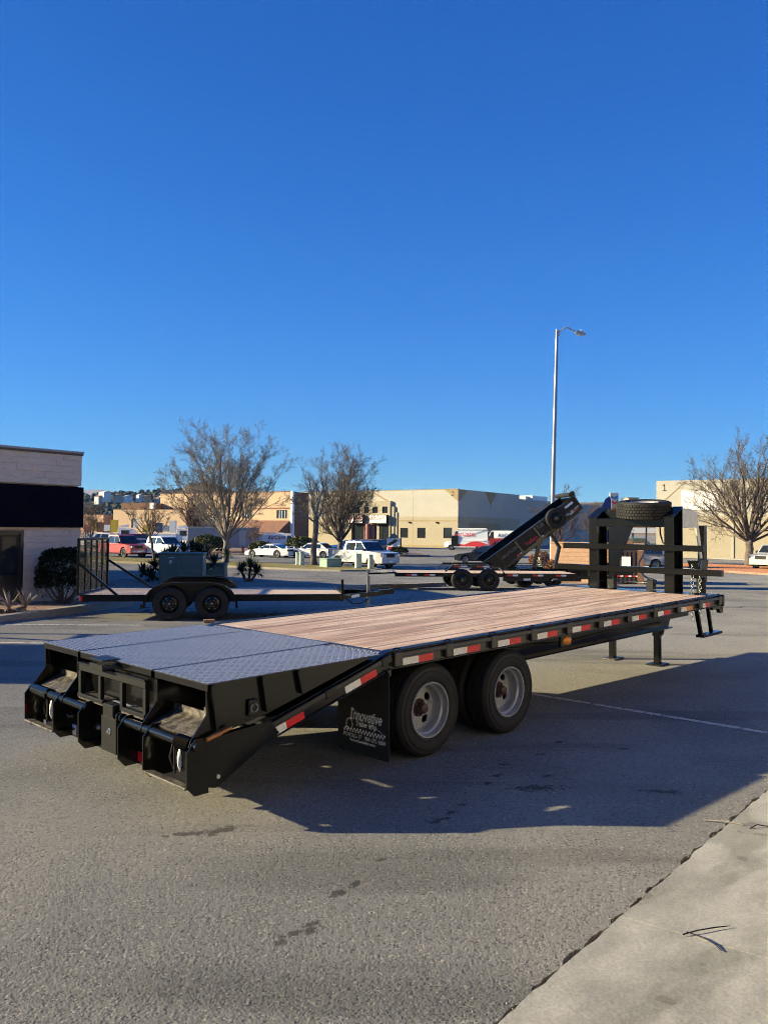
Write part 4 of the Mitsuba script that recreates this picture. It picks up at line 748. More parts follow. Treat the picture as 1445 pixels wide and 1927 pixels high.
q('bed_front', bbox(MB(), LB-.03, LB+.02, .071, 2.059, .031, .50), B, False, bed); q('tarp_roll', MB().cyl(bd(LB-.05, .0, HBd+.12), bd(LB-.05, 2.1, HBd+.12), .09, 12), 'rubber', 40, bed); q('tarp_bracket', bbox(MB(), LB-.15, LB+.1, -.0, .03, HBd+.02, HBd+.2), B, False, bed)
q('bed_runner', bbox(bbox(MB(), .3, 4.0, .5, .62, -.2, -.001), .3, 4.0, 1.5, 1.62, -.2, -.001), B, False, bed)
for (u, w, txt, h, mt) in ((2.08, .36, 'TJR', .15, 'grey_print'), (1.30, .12, 'Trailers', .14, 'red_print'), (.20, .30, '435.673.3751', .105, 'grey_print'), (3.36, .08, '866-251-0600', .07, 'white_print')):
    q('lettering', MB().text(txt, h, bd(u, .0395, w), BU, BW, True, d=.003, sx=.86), mt, False, bed)
q('bed_label', bbox(MB(), 3.5, 3.9, .034, .0385, .34, .43, 0), 'white_print', False, bed)
for u, w_ in ((1.75, .2), (.75, .18), (3.5, .22)):
    for i, c in enumerate(('red', 'white') if u != 3.5 else ('white', 'red')): q('tape_'+c, bbox(MB(), u+i*w_, u+i*w_+w_-.01, .033, .0385, .0, .07, 0), c+'_reflector', False, bed)
sw = bd(2.92, -.07, .31); wheel(t, sw[0], sw[1]-.12, sw[2], [0, -1, 0], .41, .23, B, lugs=8, name='spare_wheel')
for y in (.35, 1.65):
    q('chassis_rail', MB().box(-.45, 4.1, y, y+.12, .50, .70, .004), B)
q('rear_bar', MB().box(-.62, -.5, .2, 2.0, .38, .66), B); q('lift_cylinder', MB().cyl([.35, 1.0, .62], bd(1.6, 1.0, -.1), .07, 12).cyl(bd(1.6, 1.0, -.1), bd(2.2, 1.0, -.02), .045, 10), BF, 40)
q('lift_arm', MB().beam([1.3, .75, .75], bd(2.1, .75, -.1), .1, .14).beam([.2, .9, .95], bd(2.1, .9, -.25), .12, .16), B)
q('lift_arm', MB().beam(bd(2.45, .22, -.03), [2.27, .25, 1.60], .10, .2, (0, 1, 0)).beam([2.25, .25, 1.68], [2.05, .25, .72], .10, .2, (0, 1, 0)), B)
for y in (-.05, 2.12):
    arc = [(.18, .74), (.34, .90), (2.38, .90), (2.55, .74)]
    q('fender', MB().prism(sg.LineString(arc).buffer(.012, cap_style=2), [0, y, 0], [1, 0, 0], [0, 0, 1], [0, .26, 0]), B)
    for xw in (.77, 1.92): wheel(t, xw, (-.02 if y < 1 else y+.25), .385, [0, -1 if y < 1 else 1, 0], .385, .22, B, lugs=8)
q('toolbox', MB().box(2.6, 4.1, .3, 1.9, .62, .80, .01), B); q('tongue', MB().beam([3.9, .45, .56], [5.6, 1.05, .54], .08, .15).beam([3.9, 1.7, .56], [5.6, 1.1, .54], .08, .15), B); q('jack', MB().box(4.8, 4.92, 1.0, 1.12, .05, 1.0, .005).box(4.74, 4.98, .94, 1.18, .02, .05), BF); q('pump_box', MB().box(4.2, 4.55, .85, 1.3, .65, 1.0, .01), BF)
# --- trash enclosure with orange block walls behind the dump trailer
frame(11.95, 37.0, -.53, -18)
t = thing('trash_enclosure', 'orange block wall enclosure with a dark brown steel gate and pale notice', 'enclosure')
for r in range(9):
    for i in range(8):
        x0 = max(-4.2+i*.405-(.2 if r % 2 else 0), -4.2); x1 = min(-4.2+i*.405-(.2 if r % 2 else 0)+.40, -1.22)
        if x1-x0 > .05: q('block', MB().box(x0, x1, -.2+.004*rng.random(), .0, r*.203, r*.203+.198, .006), 'planter_block')
q('coping', MB().box(-4.25, -1.21, -.23, .03, 1.83, 1.90, .01), 'planter_block')
q('pillar', MB().box(-1.0, -.25, .25, .65, 0, 1.78, .01), 'planter_block'); q('pillar_cap', MB().prism([(-.2, 0), (.2, 0), (.0, .34)], [-.62, .45, 1.781], [1, 0, 0], [0, 0, 1], [0, .3, 0]), 'brown_trim')
gt = q('gate', MB().box(-1.20, -.30, -.16, -.10, .05, 1.52), 'brown_metal'); q('gate_post', MB().box(-.29, -.02, -.2, .1, 0, 1.55), 'brown_trim')
for i in range(5): q('gate_rib', MB().box(-1.18+i*.19, -1.15+i*.19, -.19, -.161, .07, 1.49), 'brown_metal', False, gt)
q('notice', MB().box(-.98, -.58, -.20, -.191, .82, 1.26), 'white_print', False, gt, label='pale notice on the brown gate'); tapes(gt, (-1.18, -.82, -.50), -.192, .34, .40, .14)
q('side_wall', MB().box(-.2, .0, .16, 2.6, 0, 1.5), 'planter_block'); q('back_wall', MB().box(-4.2, 0, 2.61, 2.8, 0, 1.83), 'planter_block')
frame()

# ---------------------------------------------------------------- vehicles
def vehicle(name, label, cat, x, y, deg, L, W, H, paint, roof, belt=None, sill=.32, prof=None, cab=None, wins=(), wb=None, R=.33, wheelx=None, z=None, bed=None, group=None, rim='galvanised', extra=None, grille='black_flat', spokes=5, lamps=None, tail='red_reflector', cabpaint=None, ruse=None, tumble=.2):
    """x forward. prof: lower body outline (x, z) from the front bumper over the bonnet to the tail; cab: (x at windscreen base, roof front, roof rear, rear window base); wins: side windows as x ranges at the belt"""
    frame(x, y, gz(y) if z is None else z, deg); t = thing(name, label, cat, group)
    hw = W/2
    def half(xx, zz):
        e = np.clip((np.abs(xx)-(L/2-.75))/.75, 0, 1); w = hw*(1-.13*e**2.2)
        return w-np.clip(zz-belt, 0, 9)*tumble-np.clip(.55-zz, 0, 1)*.10
    outline = sg.Polygon(prof+[(prof[-1][0], sill), (prof[0][0], sill)])
    for wx in wheelx: outline = outline.difference(sg.Point(wx, R).buffer(R*1.17, 12))
    outline = outline.segmentize(.22)
    def warp(polygon, yy=None, inset=0.):
        out = MB()
        for gg in getattr(polygon, 'geoms', [polygon]):
            m = trimesh.creation.extrude_polygon(gg, 1., engine='earcut'); v = m.vertices; s = v[:, 2]*2-1
            w = half(v[:, 0], v[:, 1])+inset; out.add(np.stack([v[:, 0], -s*w, v[:, 1]], 1), m.faces)
        return out
    body = warp(outline)
    if bed:
        bm = m3.Manifold(m3.Mesh(np.vstack(body.v).astype(np.float32), np.vstack(body.f).astype(np.uint32)))
        try:
            c = m3.Manifold.cube((bed[1]-bed[0], W-.34, .9), True).translate(((bed[0]+bed[1])/2, 0, bed[2]+.45)); r = bm-c
            if r.num_tri() > 10: mm = r.to_mesh(); body = MB().add(mm.vert_properties[:, :3], mm.tri_verts)
        except Exception: pass
    put(t+'__body', body, paint, 28)
    put(t+'__underbody', MB().box(-L/2+.25, L/2-.25, -hw+.22, hw-.22, sill*.7, belt*.75), 'black_flat')
    a, b, c, d = cab
    cp = sg.Polygon([(a, belt-.02), (b, H-.05), (b-.15, H-.01), ((b+c)/2, H), (c+.12, H-.015), (c, H-.05), (d, belt-.02)]).segmentize(.3)
    cb = put(t+'__cabin', warp(cp, inset=-.03), cabpaint or paint, 28)
    # glass
    def side_pt(xx, zz, s, o): return [xx, s*(half(np.array(xx), np.array(zz))-.03+o), zz]
    zt = H-.13
    fx = lambda zz, p0, p1, z0, z1: p0+(p1-p0)*(zz-z0)/(z1-z0)
    for s in (1, -1):
        for (x1_, x0_) in wins:
            hi0 = min(x1_, fx(zt, a, b, belt, H)-.10); hi1 = max(x0_, fx(zt, d, c, belt, H)+.10); lo0 = min(x1_, a-.12); lo1 = max(x0_, d+.10)
            vs = [side_pt(lo0, belt+.03, s, .008), side_pt(hi0, zt, s, .008), side_pt(hi1, zt, s, .008), side_pt(lo1, belt+.03, s, .008)]
            vi = [[p[0], p[1]-s*.03, p[2]] for p in vs]
            put(cb+'__side_window', MB().add(vs+vi, [[0, 1, 2, 3] if s < 0 else [3, 2, 1, 0], [0, 4, 5, 1], [1, 5, 6, 2], [2, 6, 7, 3], [3, 7, 4, 0]]), 'car_glass')
    for nm, p0, p1, sgn in (('windscreen', a, b, 1), ('rear_window', d, c, -1)):
        q0, q1 = fx(belt+.05, p0, p1, belt, H), fx(H-.10, p0, p1, belt, H)
        if abs(p0-p1) > .04 or nm == 'windscreen':
            o = sgn*.02; w0 = float(half(np.array(q0), np.array(belt+.05)))-.14; w1_ = float(half(np.array(q1), np.array(H-.1)))-.12
            vs = [[q0+o, -w0, belt+.06], [q0+o, w0, belt+.06], [q1+o, w1_, H-.09], [q1+o, -w1_, H-.09]]; vi = [[p[0]-sgn*.05, p[1], p[2]-.02] for p in vs]
            put(cb+'__'+nm, MB().add(vs+vi, [[0, 1, 2, 3], [4, 7, 6, 5], [0, 4, 5, 1], [1, 5, 6, 2], [2, 6, 7, 3], [3, 7, 4, 0]]), 'car_glass')
    for wx in wheelx:
        for s in (1, -1): wheel(t, wx, s*(hw-.06), R, [0, s, 0], R, .22, rim, 24, rr=R*.64, spokes=spokes, lugs=0)
    fz = prof[1][1]; xf, xr = L/2, -L/2
    lh, lz, lw = lamps or (.16, fz-.18, .34)
    for s in (1, -1):
        put(t+'__headlight', MB().obox([xf-.10, s*(hw-.30), lz], [1, -s*.32, 0], [s*.32, 1, 0], [0, 0, 1], .16, lw, lh, .03), 'chrome')
        put(t+'__tail_light', MB().obox([xr+.075, s*(hw-.20), prof[-2][1]-.20], [1, s*.2, 0], [-s*.2, 1, 0], [0, 0, 1], .12, .20, .34 if bed or L < 4.9 and H > 1.6 else .16, .02), tail)
        put(t+'__mirror', MB().obox([a-.22, s*(hw+.06), belt+.10], [1, 0, 0], [0, 1, 0], [0, 0, 1], .12, .22, .18, .04), paint if H < 1.8 else 'black_flat')
    put(t+'__grille', MB().box(xf-.12, xf+.012, -hw+.58, hw-.58, lz-.16, lz+.10, .02), grille); put(t+'__front_bumper', MB().box(xf-.15, xf+.03, -hw+.30, hw-.30, sill+.05, sill+.24, .04), paint if H < 1.6 else 'silver_paint'); put(t+'__rear_bumper', MB().box(xr-.03, xr+.12, -hw+.28, hw-.28, sill+.05, sill+.22, .03), paint if H < 1.6 else 'silver_paint')
    put(t+'__licence_plate', MB().box(xf+.031, xf+.04, -.16, .16, sill+.07, sill+.20), 'white_print')
    for s in (1, -1):
        for (x1_, x0_) in wins: put(t+'__door_handle', MB().box(x0_+.12, x0_+.30, s*(hw-.02), s*(hw+.012), belt-.14, belt-.11), 'black_flat') if L < 7 and (x1_-x0_) < 1.5 else None
    if extra: extra(t, half)
    return t
def pickup(label, x, y, deg, paint, **k):
    L = k.pop('L', 5.8)
    return vehicle('pickup_truck', label, 'pickup', x, y, deg, L, 2.0, k.pop('H', 1.95), paint, None, belt=1.26, sill=.42, prof=[(L/2, .50), (L/2, 1.02), (L/2-.12, 1.14), (1.35, 1.27), (-1.1, 1.29), (-L/2+.02, 1.31), (-L/2, .55)],
        cab=(1.42, .72, -.92, -1.12), wins=((1.3, .22), (.16, -.82)), wheelx=(L/2-1.05, -L/2+1.2), R=k.pop('R', .40), bed=(-L/2+.12, -1.2, .85), lamps=(.22, .98, .42), **k)
def sedan(label, x, y, deg, paint, **k):
    L, H = k.pop('L', 4.75), k.pop('H', 1.45)
    return vehicle('sedan', label, 'car', x, y, deg, L, 1.82, H, paint, None, belt=.93, sill=.24, prof=[(L/2, .35), (L/2, .62), (L/2-.25, .74), (.95, .92), (-1.5, .96), (-L/2+.1, .90), (-L/2, .40)], cab=k.pop('cab', (1.05, .25, -1.05, -1.75)), wins=((.75, -.15), (-.2, -1.15)), wheelx=(L/2-.92, -L/2+1.0), R=.33, **k)
def suv(label, x, y, deg, paint, **k):
    L, H = k.pop('L', 4.8), k.pop('H', 1.75)
    return vehicle('sport_utility_vehicle', label, 'car', x, y, deg, L, 1.9, H, paint, None, belt=1.10, sill=.32, prof=[(L/2, .45), (L/2, .82), (L/2-.2, .98), (1.0, 1.10), (-2.1, 1.12), (-L/2+.02, 1.08), (-L/2, .45)], cab=(1.15, .45, -1.95, -L/2+.12), wins=((.95, .02), (-.03, -1.0), (-1.06, -1.85)), wheelx=(L/2-.95, -L/2+.98), R=.36, **k)
pickup('silver crew cab pickup with chrome grille parked behind the pale green utility pedestals', -1.5, 59.0, -46, 'silver_paint', rim='black_flat', grille='black_flat')
sedan('white sedan partly hidden behind the tree trunk and silver pickup tail', -6.7, 77.2, 160, 'white_paint')
def spoiler(t, half): put(t+'__spoiler', MB().box(-2.35, -2.1, -.72, .72, 1.02, 1.06, .02).box(-2.25, -2.17, -.72, -.66, .86, 1.02).box(-2.25, -2.17, .66, .72, .86, 1.02), 'white_paint'); put(t+'__tail_panel', MB().box(-2.50, -2.44, -.68, .68, .62, .78, .02), 'black_flat')
vehicle('sports_car', 'low white sports coupe with rear spoiler in front of the lettered van', 'car', -10.9, 77.9, 155, 4.95, 1.86, 1.30, 'white_paint', None, belt=.86, sill=.22, prof=[(2.47, .35), (2.42, .52), (1.9, .68), (.75, .87), (-1.6, .90), (-2.40, .90), (-2.47, .42)], cab=(.85, -.05, -.75, -1.9), wins=((.55, -.45), (-.5, -1.5)), wheelx=(1.55, -1.28), R=.34, extra=spoiler, tail='black_flat', lamps=(.04, .55, .3))
def van_print(t, half):
    put(t+'__side_print', MB().prism([(-2.6, .55), (2.2, .55), (1.0, .62), (-.2, .85), (-1.2, 1.02), (-2.6, .8)], [0, -1.005, 0], [1, 0, 0], [0, 0, 1], [0, -.012, 0]), 'red_print')
    put(t+'__lettering', MB().text('AirCare', .42, [-1.5, -.945, 1.52], [1, 0, .02], [0, .18, 1], True, d=.012), 'dark_red_paint'); put(t+'__roof_rack', MB().box(-2.4, .9, -.6, -.55, 2.13, 2.2).box(-2.4, .9, .55, .6, 2.13, 2.2).box(-2.3, .2, -.5, -.2, 2.2, 2.28), 'white_wall')
vehicle('van', 'white service van with red side stripe and roof rack beside the orange building', 'van', -11.7, 93, -4, 5.7, 2.0, 2.1, 'white_paint', None, belt=1.22, sill=.42, prof=[(2.85, .5), (2.85, .98), (2.6, 1.10), (1.75, 1.26), (-2.6, 1.28), (-2.83, 1.26), (-2.85, .5)], cab=(1.85, 1.15, -2.65, -2.78), wins=((1.6, .75),), wheelx=(1.95, -1.55), R=.37, extra=van_print, tumble=.13)
def transit(t, half):
    put(t+'__side_print', MB().prism([(-2.8, .55), (1.6, .55), (1.4, .95), (.2, .8), (-.6, 1.15), (-1.5, 1.3), (-2.8, .95)], [0, 1.03, 0], [1, 0, 0], [0, 0, 1], [0, .012, 0]), 'red_print'); put(t+'__lettering', MB().text('AirCare', .55, [1.55, .965, 1.95], [-1, 0, .0], [0, -.12, 1], True, d=.012), 'red_print')
    put(t+'__open_door', MB().box(1.05, 1.95, 1.0, 1.12, .6, 2.0), 'black_flat'); put(t+'__roof_rack', MB().box(-2.6, 1.0, .55, .6, 2.80, 2.86).box(-2.6, 1.0, -.6, -.55, 2.80, 2.86).box(-2.8, 1.2, .2, .5, 2.87, 3.05, .08).box(-2.8, 1.2, -.3, -.1, 2.87, 2.95), 'white_wall'); put(t+'__rear_window', MB().box(-3.03, -3.0, -.75, -.08, 1.35, 1.95).box(-3.03, -3.0, .08, .75, 1.35, 1.95), 'car_glass')
tr_kw = dict(L=6.0, W=2.06, H=2.74, roof=None, belt=1.30, sill=.42, prof=[(2.98, .5), (3.0, .95), (2.75, 1.18), (2.1, 1.34), (-2.9, 1.36), (-2.99, 1.34), (-3.0, .5)], cab=(2.2, 1.45, -2.9, -2.97), wins=((1.9, 1.05),), wheelx=(2.05, -1.7), R=.36, tumble=.07)
vehicle('van', 'tall white van with red lettering and open cab door beside the cream warehouse', 'van', 11.4, 110.5, 166, paint='white_paint', extra=transit, **tr_kw)
def transit2(t, half): put(t+'__side_print', MB().box(-2.8, 2.2, 1.03, 1.045, .55, 1.7), 'dark_red_paint'); put(t+'__lettering', MB().text('AirCare', .5, [.5, .985, 1.85], [-1, 0, 0], [0, -.08, 1], True, d=.012), 'navy_paint')
vehicle('van', 'second tall white van half hidden behind the raised dump bed', 'van', 16.6, 112.5, 160, paint='white_paint', extra=transit2, **tr_kw)
sedan('glossy black sedan in the road just left of the raised dump bed', 8.6, 69.5, 172, 'dark_paint', L=4.9)
pickup('light red lifted pickup behind the upright ramp gate at left', -24.3, 75.0, -42, 'red_paint', R=.45, H=2.05, rim='rubber')
pickup('white pickup just right of the red pickup, behind the spiky shrub', -20.3, 74.0, -33, 'white_paint', group=None)
pickup('white pickup further back, only its roof and bonnet above the nearer white pickup', -20.3, 92, -26, 'white_paint')
suv('dark red sport utility vehicle with bright red tail in the left parking row', -28.9, 97, 12, 'dark_red_paint', L=5.2, H=1.95)
suv('dark navy car roofline behind the red pickup in the left parking row', -30.4, 98, -12, 'navy_paint', H=1.6)
sedan('pale silver sedan between the navy car and the dark red vehicle', -27.7, 91, -160, 'silver_paint')
pickup('old white pickup parked left of the navy car', -35.5, 103, 172, 'white_paint')
sedan('teal grey car between the old white pickup and the navy car', -32.9, 101, 20, 'teal_paint')
suv('silver grey estate car seen from behind through the gooseneck frame', 19.4, 62.3, 170, 'grey_paint', H=1.62, L=4.8)
pickup('silver pickup facing the camera at the right edge of the picture', 30.6, 62.6, -140, 'silver_paint')
suv('dark blue car with its boot open look behind the silver pickup cab', -3.6, 88, 160, 'blue_paint', H=1.6)
suv('black car in front of the entrance portal, above the silver pickup', -1.9, 89, 150, 'dark_paint', H=1.7)
sedan('silver car behind the second bare tree', -9.0, 95, 15, 'silver_paint', H=1.5)
suv('white car behind the round shrub and white sedan', -10.6, 97, 10, 'white_paint', H=1.65)
sedan('silver sedan beyond the enclosure wall, left of the gooseneck', 27.5, 105, 170, 'silver_paint')
pickup('dark green pickup seen through the gooseneck frame', 34.0, 108, 0, 'teal_paint')
# enclosed cargo trailer, service truck
frame(-18.0, 92.0, -.95, 6)
t = thing('cargo_trailer', 'grey enclosed box trailer parked behind the tallest bare tree', 'trailer')
put(t+'__box', MB().box(-4.2, 3.0, -1.2, 1.2, .55, 2.85, .05), 'grey_paint'); put(t+'__nose', MB().prism([(-1.2, 0), (1.2, 0), (.5, .7), (-.5, .7)], [3.0, 0, .55], [0, 1, 0], [1, 0, 0], [0, 0, 2.3]), 'grey_paint'); put(t+'__fender', MB().box(-1.6, .3, -1.24, -1.201, .75, .98), 'black_flat')
for xw in (-1.1, -.2): wheel(t, xw, -1.15, .36, [0, -1, 0], .36, .22, 'galvanised', 20, lugs=0)
put(t+'__door_line', MB().box(1.6, 2.3, -1.215, -1.201, .8, 2.5), 'silver_paint')
for (x, y, lab, c) in ((-38.0, 112, 'white service truck with red and yellow panels by the low orange building', 0), (-30.2, 113, 'white bucket truck with yellow and blue panels right of the roller door', 1)):
    frame(x, y, -.95, -4); t = thing('service_truck', lab, 'truck')
    put(t+'__cab', MB().prism([(1.6, .6), (3.6, .6), (3.6, 1.5), (3.2, 2.5), (1.6, 2.6)], [0, -1.1, 0], [1, 0, 0], [0, 0, 1], [0, 2.2, 0]), 'white_paint'); put(t+'__cab_window', MB().box(2.0, 3.1, -1.13, -1.101, 1.6, 2.3), 'car_glass')
    put(t+'__body', MB().box(-3.4, 1.5, -1.2, 1.2, .9, 1.9, .04), 'white_paint'); put(t+'__frame', MB().box(-3.4, 3.4, -.5, .5, .5, .9), 'black_flat')
    for i, cc in enumerate((('red_print', 'yellow_paint', 'brown_trim', 'white_wall', 'yellow_paint'), ('yellow_paint', 'brown_trim', 'navy_paint', 'silver_paint', 'white_wall'))[c]): put(t+'__panel', MB().box(-3.3+i*.95, -2.45+i*.95, -1.1, -.9+.1*i, 2.0+.15*(i % 2), 3.0+.35*((i*2) % 3)), cc)
    put(t+'__boom', MB().beam([-3.0, 0, 2.2], [2.6, .1, 2.9], .3, .35), 'white_paint')
    for xw in (-2.3, -1.3, 2.6):
        for s in (-1, 1): wheel(t, xw, s*1.08, .48, [0, s, 0], .48, .25, 'galvanised', 20, lugs=0)
frame()

# ---------------------------------------------------------------- trees and plants
def bare_tree(name, label, x, y, h, spread, fork, r0, seed, mat='bark_grey', n_lead=9, up=.75, levels=4, z=None, lean=(0, 0), group=None, dens=1.0, twig_mat=None, wide=1.1, thin=.006, lead=.52):
    R = np.random.default_rng(seed); frame(x, y, gz(y) if z is None else z); t = thing(name, label, 'tree', group)
    tr, cr = MB(), MB(); top = np.array([lean[0]*fork, lean[1]*fork, fork])
    k = 7; pts = [np.array([0, 0, -.1])+(top+[0, 0, .1])*i/(k-1)+np.array([R.normal(0, .03), R.normal(0, .03), 0])*(0 < i) for i in range(k)]
    tr.tube(pts, [r0*(1.35 if i == 0 else 1.0-.18*i/(k-1)) for i in range(k)], 12)
    un = lambda a: a/(np.linalg.norm(a, axis=-1, keepdims=True)+1e-9)
    def tubes(pt, rad, n): # many branches at once: pt (N, k, 3), rad (N, k)
        N, k = rad.shape; tg = un(np.gradient(pt, axis=1)); ref = np.where(np.abs(tg[:, :1, 2:]) < .9, [0, 0, 1.], [1., 0, 0]); a = un(np.cross(tg, ref)); b = np.cross(tg, a); an = np.arange(n)*2*np.pi/n
        v = pt[:, :, None]+rad[:, :, None, None]*(np.cos(an)[:, None]*a[:, :, None]+np.sin(an)[:, None]*b[:, :, None])
        i, j = np.meshgrid(np.arange(k-1), np.arange(n), indexing='ij'); f = np.stack([i*n+j, (i+1)*n+j, (i+1)*n+(j+1) % n, i*n+(j+1) % n], -1).reshape(-1, 4)
        cr.add(v.reshape(-1, 3), (f[None]+(np.arange(N)*k*n)[:, None, None]).reshape(-1, 4))
    H, lim = h-fork, spread/2; i = np.arange(n_lead); f = (i+.5)/n_lead; az = i*2.399+R.uniform(-.3, .3, n_lead)
    inc = (.10+wide*f**.8)*math.atan2(lim, H)*1.15; p = top*(1-.14*f)[:, None]
    d = np.stack([np.sin(inc)*np.cos(az), np.sin(inc)*np.sin(az), np.cos(inc)], 1); L = np.where(inc < .5, H*.66, np.minimum(H, lim*1.35)*.72)*R.uniform(.85, 1.1, n_lead); r = r0*(lead-.2*f)
    for lev in range(levels+1):
        n = (8, 7, 5, 4, 3, 2)[lev]; P_ = [p]; q = d
        for s_ in range(n):
            q = un(q+R.normal(0, .11 if lev else .07, q.shape)+[0, 0, .085*up*(1.0 if lev < 3 else .6)]); P_.append(P_[-1]+q*(L/n)[:, None])
        pt = np.stack(P_, 1); rad = r[:, None]*np.linspace(1, .33 if lev < levels else .55, n+1); tubes(pt, np.maximum(rad, thin), (7, 5, 4, 3, 3, 3)[lev])
        if lev == levels: break
        nc = max(2, int(round((6, 5, 5, 4, 3)[lev]*dens))); N = len(p)
        fr_ = np.minimum(.22+.78*(np.arange(nc)+R.uniform(.1, .95, (N, nc)))/nc, .985); idx = np.minimum((fr_*n).astype(int), n-1); w = fr_*n-idx; ar = np.arange(N)[:, None]
        p0, p1 = pt[ar, idx], pt[ar, idx+1]; dd = un(p1-p0); sd = un(np.cross(dd, R.normal(0, 1, dd.shape))); an = R.uniform(.3, .85, (N, nc, 1))
        d = un(dd*np.cos(an)+sd*np.sin(an)+[0, 0, .10*up]).reshape(-1, 3); p = (p0+(p1-p0)*w[..., None]).reshape(-1, 3); L = (L[:, None]*R.uniform(.38, .66, (N, nc))*(1-.25*fr_)).ravel(); r = np.maximum(rad[ar, idx]*.58, thin).ravel()
    put(t+'__trunk', tr, mat, True); put(t+'__crown', cr, twig_mat or mat, True)
    return t
bare_tree('bare_tree', 'tallest bare vase shaped tree on the grass island at left of centre', -12.2, 62.5, 12.0, 10.8, 1.9, .27, 21, n_lead=16, up=.75, dens=.92, z=-.86, wide=1.85, levels=5, thin=.0075, lead=.44)
bare_tree('bare_tree', 'thin leaning bare tree with peeling orange bark beside the pale green pedestals', -5.2, 60.3, 8.3, 4.8, 3.6, .23, 8, n_lead=5, up=.6, dens=.85, z=-.86, lean=(.03, 0), wide=1.7, mat='bark_brown', twig_mat='bark_grey')
bare_tree('bare_tree', 'dense dark bare tree in front of the cream warehouse entrance', -4.6, 84.5, 11.4, 9.6, 1.6, .28, 14, n_lead=16, up=.5, dens=1.2, mat='bark_brown', wide=1.75, thin=.008)
bare_tree('bare_tree', 'broad brown bare tree on the red gravel bed at the right edge', 30.2, 66.6, 11.3, 11.5, 2.1, .34, 33, n_lead=15, up=.5, dens=1.0, z=-.8, mat='bark_brown', wide=1.7, thin=.0085)
bare_tree('bare_tree', 'small pale pruned bare tree in front of the white pickup at left', -18.6, 65.5, 5.6, 5.0, 2.0, .12, 5, n_lead=9, up=.6, dens=.9, z=-.86, lean=(-.18, 0), wide=1.6, mat='bark_brown', levels=4)
bare_tree('bare_tree', 'reddish twigged bare tree behind the corner of the stone building', -37.8, 104, 6.6, 4.6, 1.2, .13, 41, n_lead=9, up=.6, mat='bark_brown', twig_mat='twig_red')
bare_tree('bare_tree', 'low twiggy bare tree in the left parking row behind the gate', -34.0, 92, 4.0, 3.4, .9, .09, 43, n_lead=7, up=.6, mat='bark_brown', levels=3)
bare_tree('bare_tree', 'dense brown bare tree with pale trunk left of the tallest tree', -22.3, 95, 7.9, 5.0, 1.7, .28, 51, n_lead=12, up=.7, dens=1.0, wide=1.4, mat='bark_brown', twig_mat='twig_red')
bare_tree('bare_tree', 'wide twiggy bare tree behind the raised dump bed', 19.6, 72, 6.2, 7.6, 1.2, .18, 61, n_lead=12, up=.55, dens=1.0, wide=1.4, mat='bark_brown', twig_mat='twig_red')
bare_tree('bare_tree', 'bare tree beside the lamp pole, nearer the road', 13.5, 62, 6.6, 4.8, 1.2, .15, 67, n_lead=9, up=.6, dens=1.0, mat='bark_brown', twig_mat='twig_red')
bare_tree('bare_tree', 'small bare ornamental tree right of the red hydrant', -13.9, 86.5, 3.6, 3.0, .8, .07, 71, n_lead=8, up=.5, mat='bark_brown', twig_mat='twig_red', levels=3, z=-.83)
def shrub(name, label, x, y, rx, ry, h, n, leaf, mat, seed, z=None, cat='shrub', boxy=2.0):
    R = np.random.default_rng(seed); frame(x, y, gz(y) if z is None else z); t = thing(name, label, cat)
    d = R.normal(0, 1, (n, 3)); d[:, 2] = np.abs(d[:, 2])*1.0-.15; d /= (np.abs(d)**boxy).sum(1, keepdims=True)**(1/boxy)
    lump = .78+.44*meshkit.fbm(d*2.6+seed, 3, seed); rad = lump*R.uniform(.55, 1.0, n)**.4
    c = d*rad[:, None]*[rx, ry, h*.62]+[0, 0, h*.40]; c[:, 2] = np.maximum(c[:, 2], .04)
    a = R.normal(0, 1, (n, 3)); a /= np.linalg.norm(a, axis=1, keepdims=True); b = np.cross(a, R.normal(0, 1, (n, 3))); b /= np.linalg.norm(b, axis=1, keepdims=True)
    s = leaf*R.uniform(.6, 1.3, (n, 1)); v = np.stack([c-a*s, c-b*s*.45, c+a*s, c+b*s*.45], 1).reshape(-1, 3)
    put(t+'__foliage', MB().add(v, np.arange(4*n).reshape(-1, 4)), mat); st = MB()
    for i in range(9): e = d[i]*[rx*.7, ry*.7, h*.6]; st.tube([[0, 0, 0], e*.5+[0, 0, .1], e+[0, 0, h*.3]], [.03*h, .02*h, .008*h], 5)
    put(t+'__stem', st, 'bark_brown')
    return t
shrub('hedge', 'dark clipped round bush against the corner of the stone building', -7.45, 18.75, .56, .55, 1.28, 9000, .035, 'leaf_dark', 3, z=.08, cat='bush', boxy=3.2)
shrub('shrub', 'green rounded shrub behind the white pickups, left of the tallest trunk', -19.0, 87, 1.9, 1.5, 2.0, 2600, .16, 'leaf_olive', 4)
shrub('shrub', 'low olive shrub behind the white sports coupe', -12.9, 84.5, 1.3, 1.0, 1.3, 1600, .12, 'leaf_olive', 6, z=-.83)
shrub('shrub', 'round olive shrub between the van and the white sedan', -8.4, 83, 1.9, 1.5, 1.9, 2600, .14, 'leaf_olive', 7)
shrub('shrub', 'small dark shrub at the foot of the monument sign', 1.6, 83.2, 1.0, .8, .9, 1200, .10, 'leaf_olive', 9, z=-.83)
shrub('shrub', 'red and green leafed shrub at the left end of the orange enclosure', 7.55, 36.2, .42, .42, 1.05, 1500, .05, 'leaf_red', 10)
shrub('shrub', 'dark red shrub beneath the raised dump bed', 11.3, 58, .9, .8, 1.3, 1500, .08, 'leaf_red', 12)
shrub('shrub', 'dark twiggy shrub below the white pickup door, right of the pruned tree', -24.2, 86, 1.1, .9, 1.2, 1200, .11, 'leaf_olive', 13)
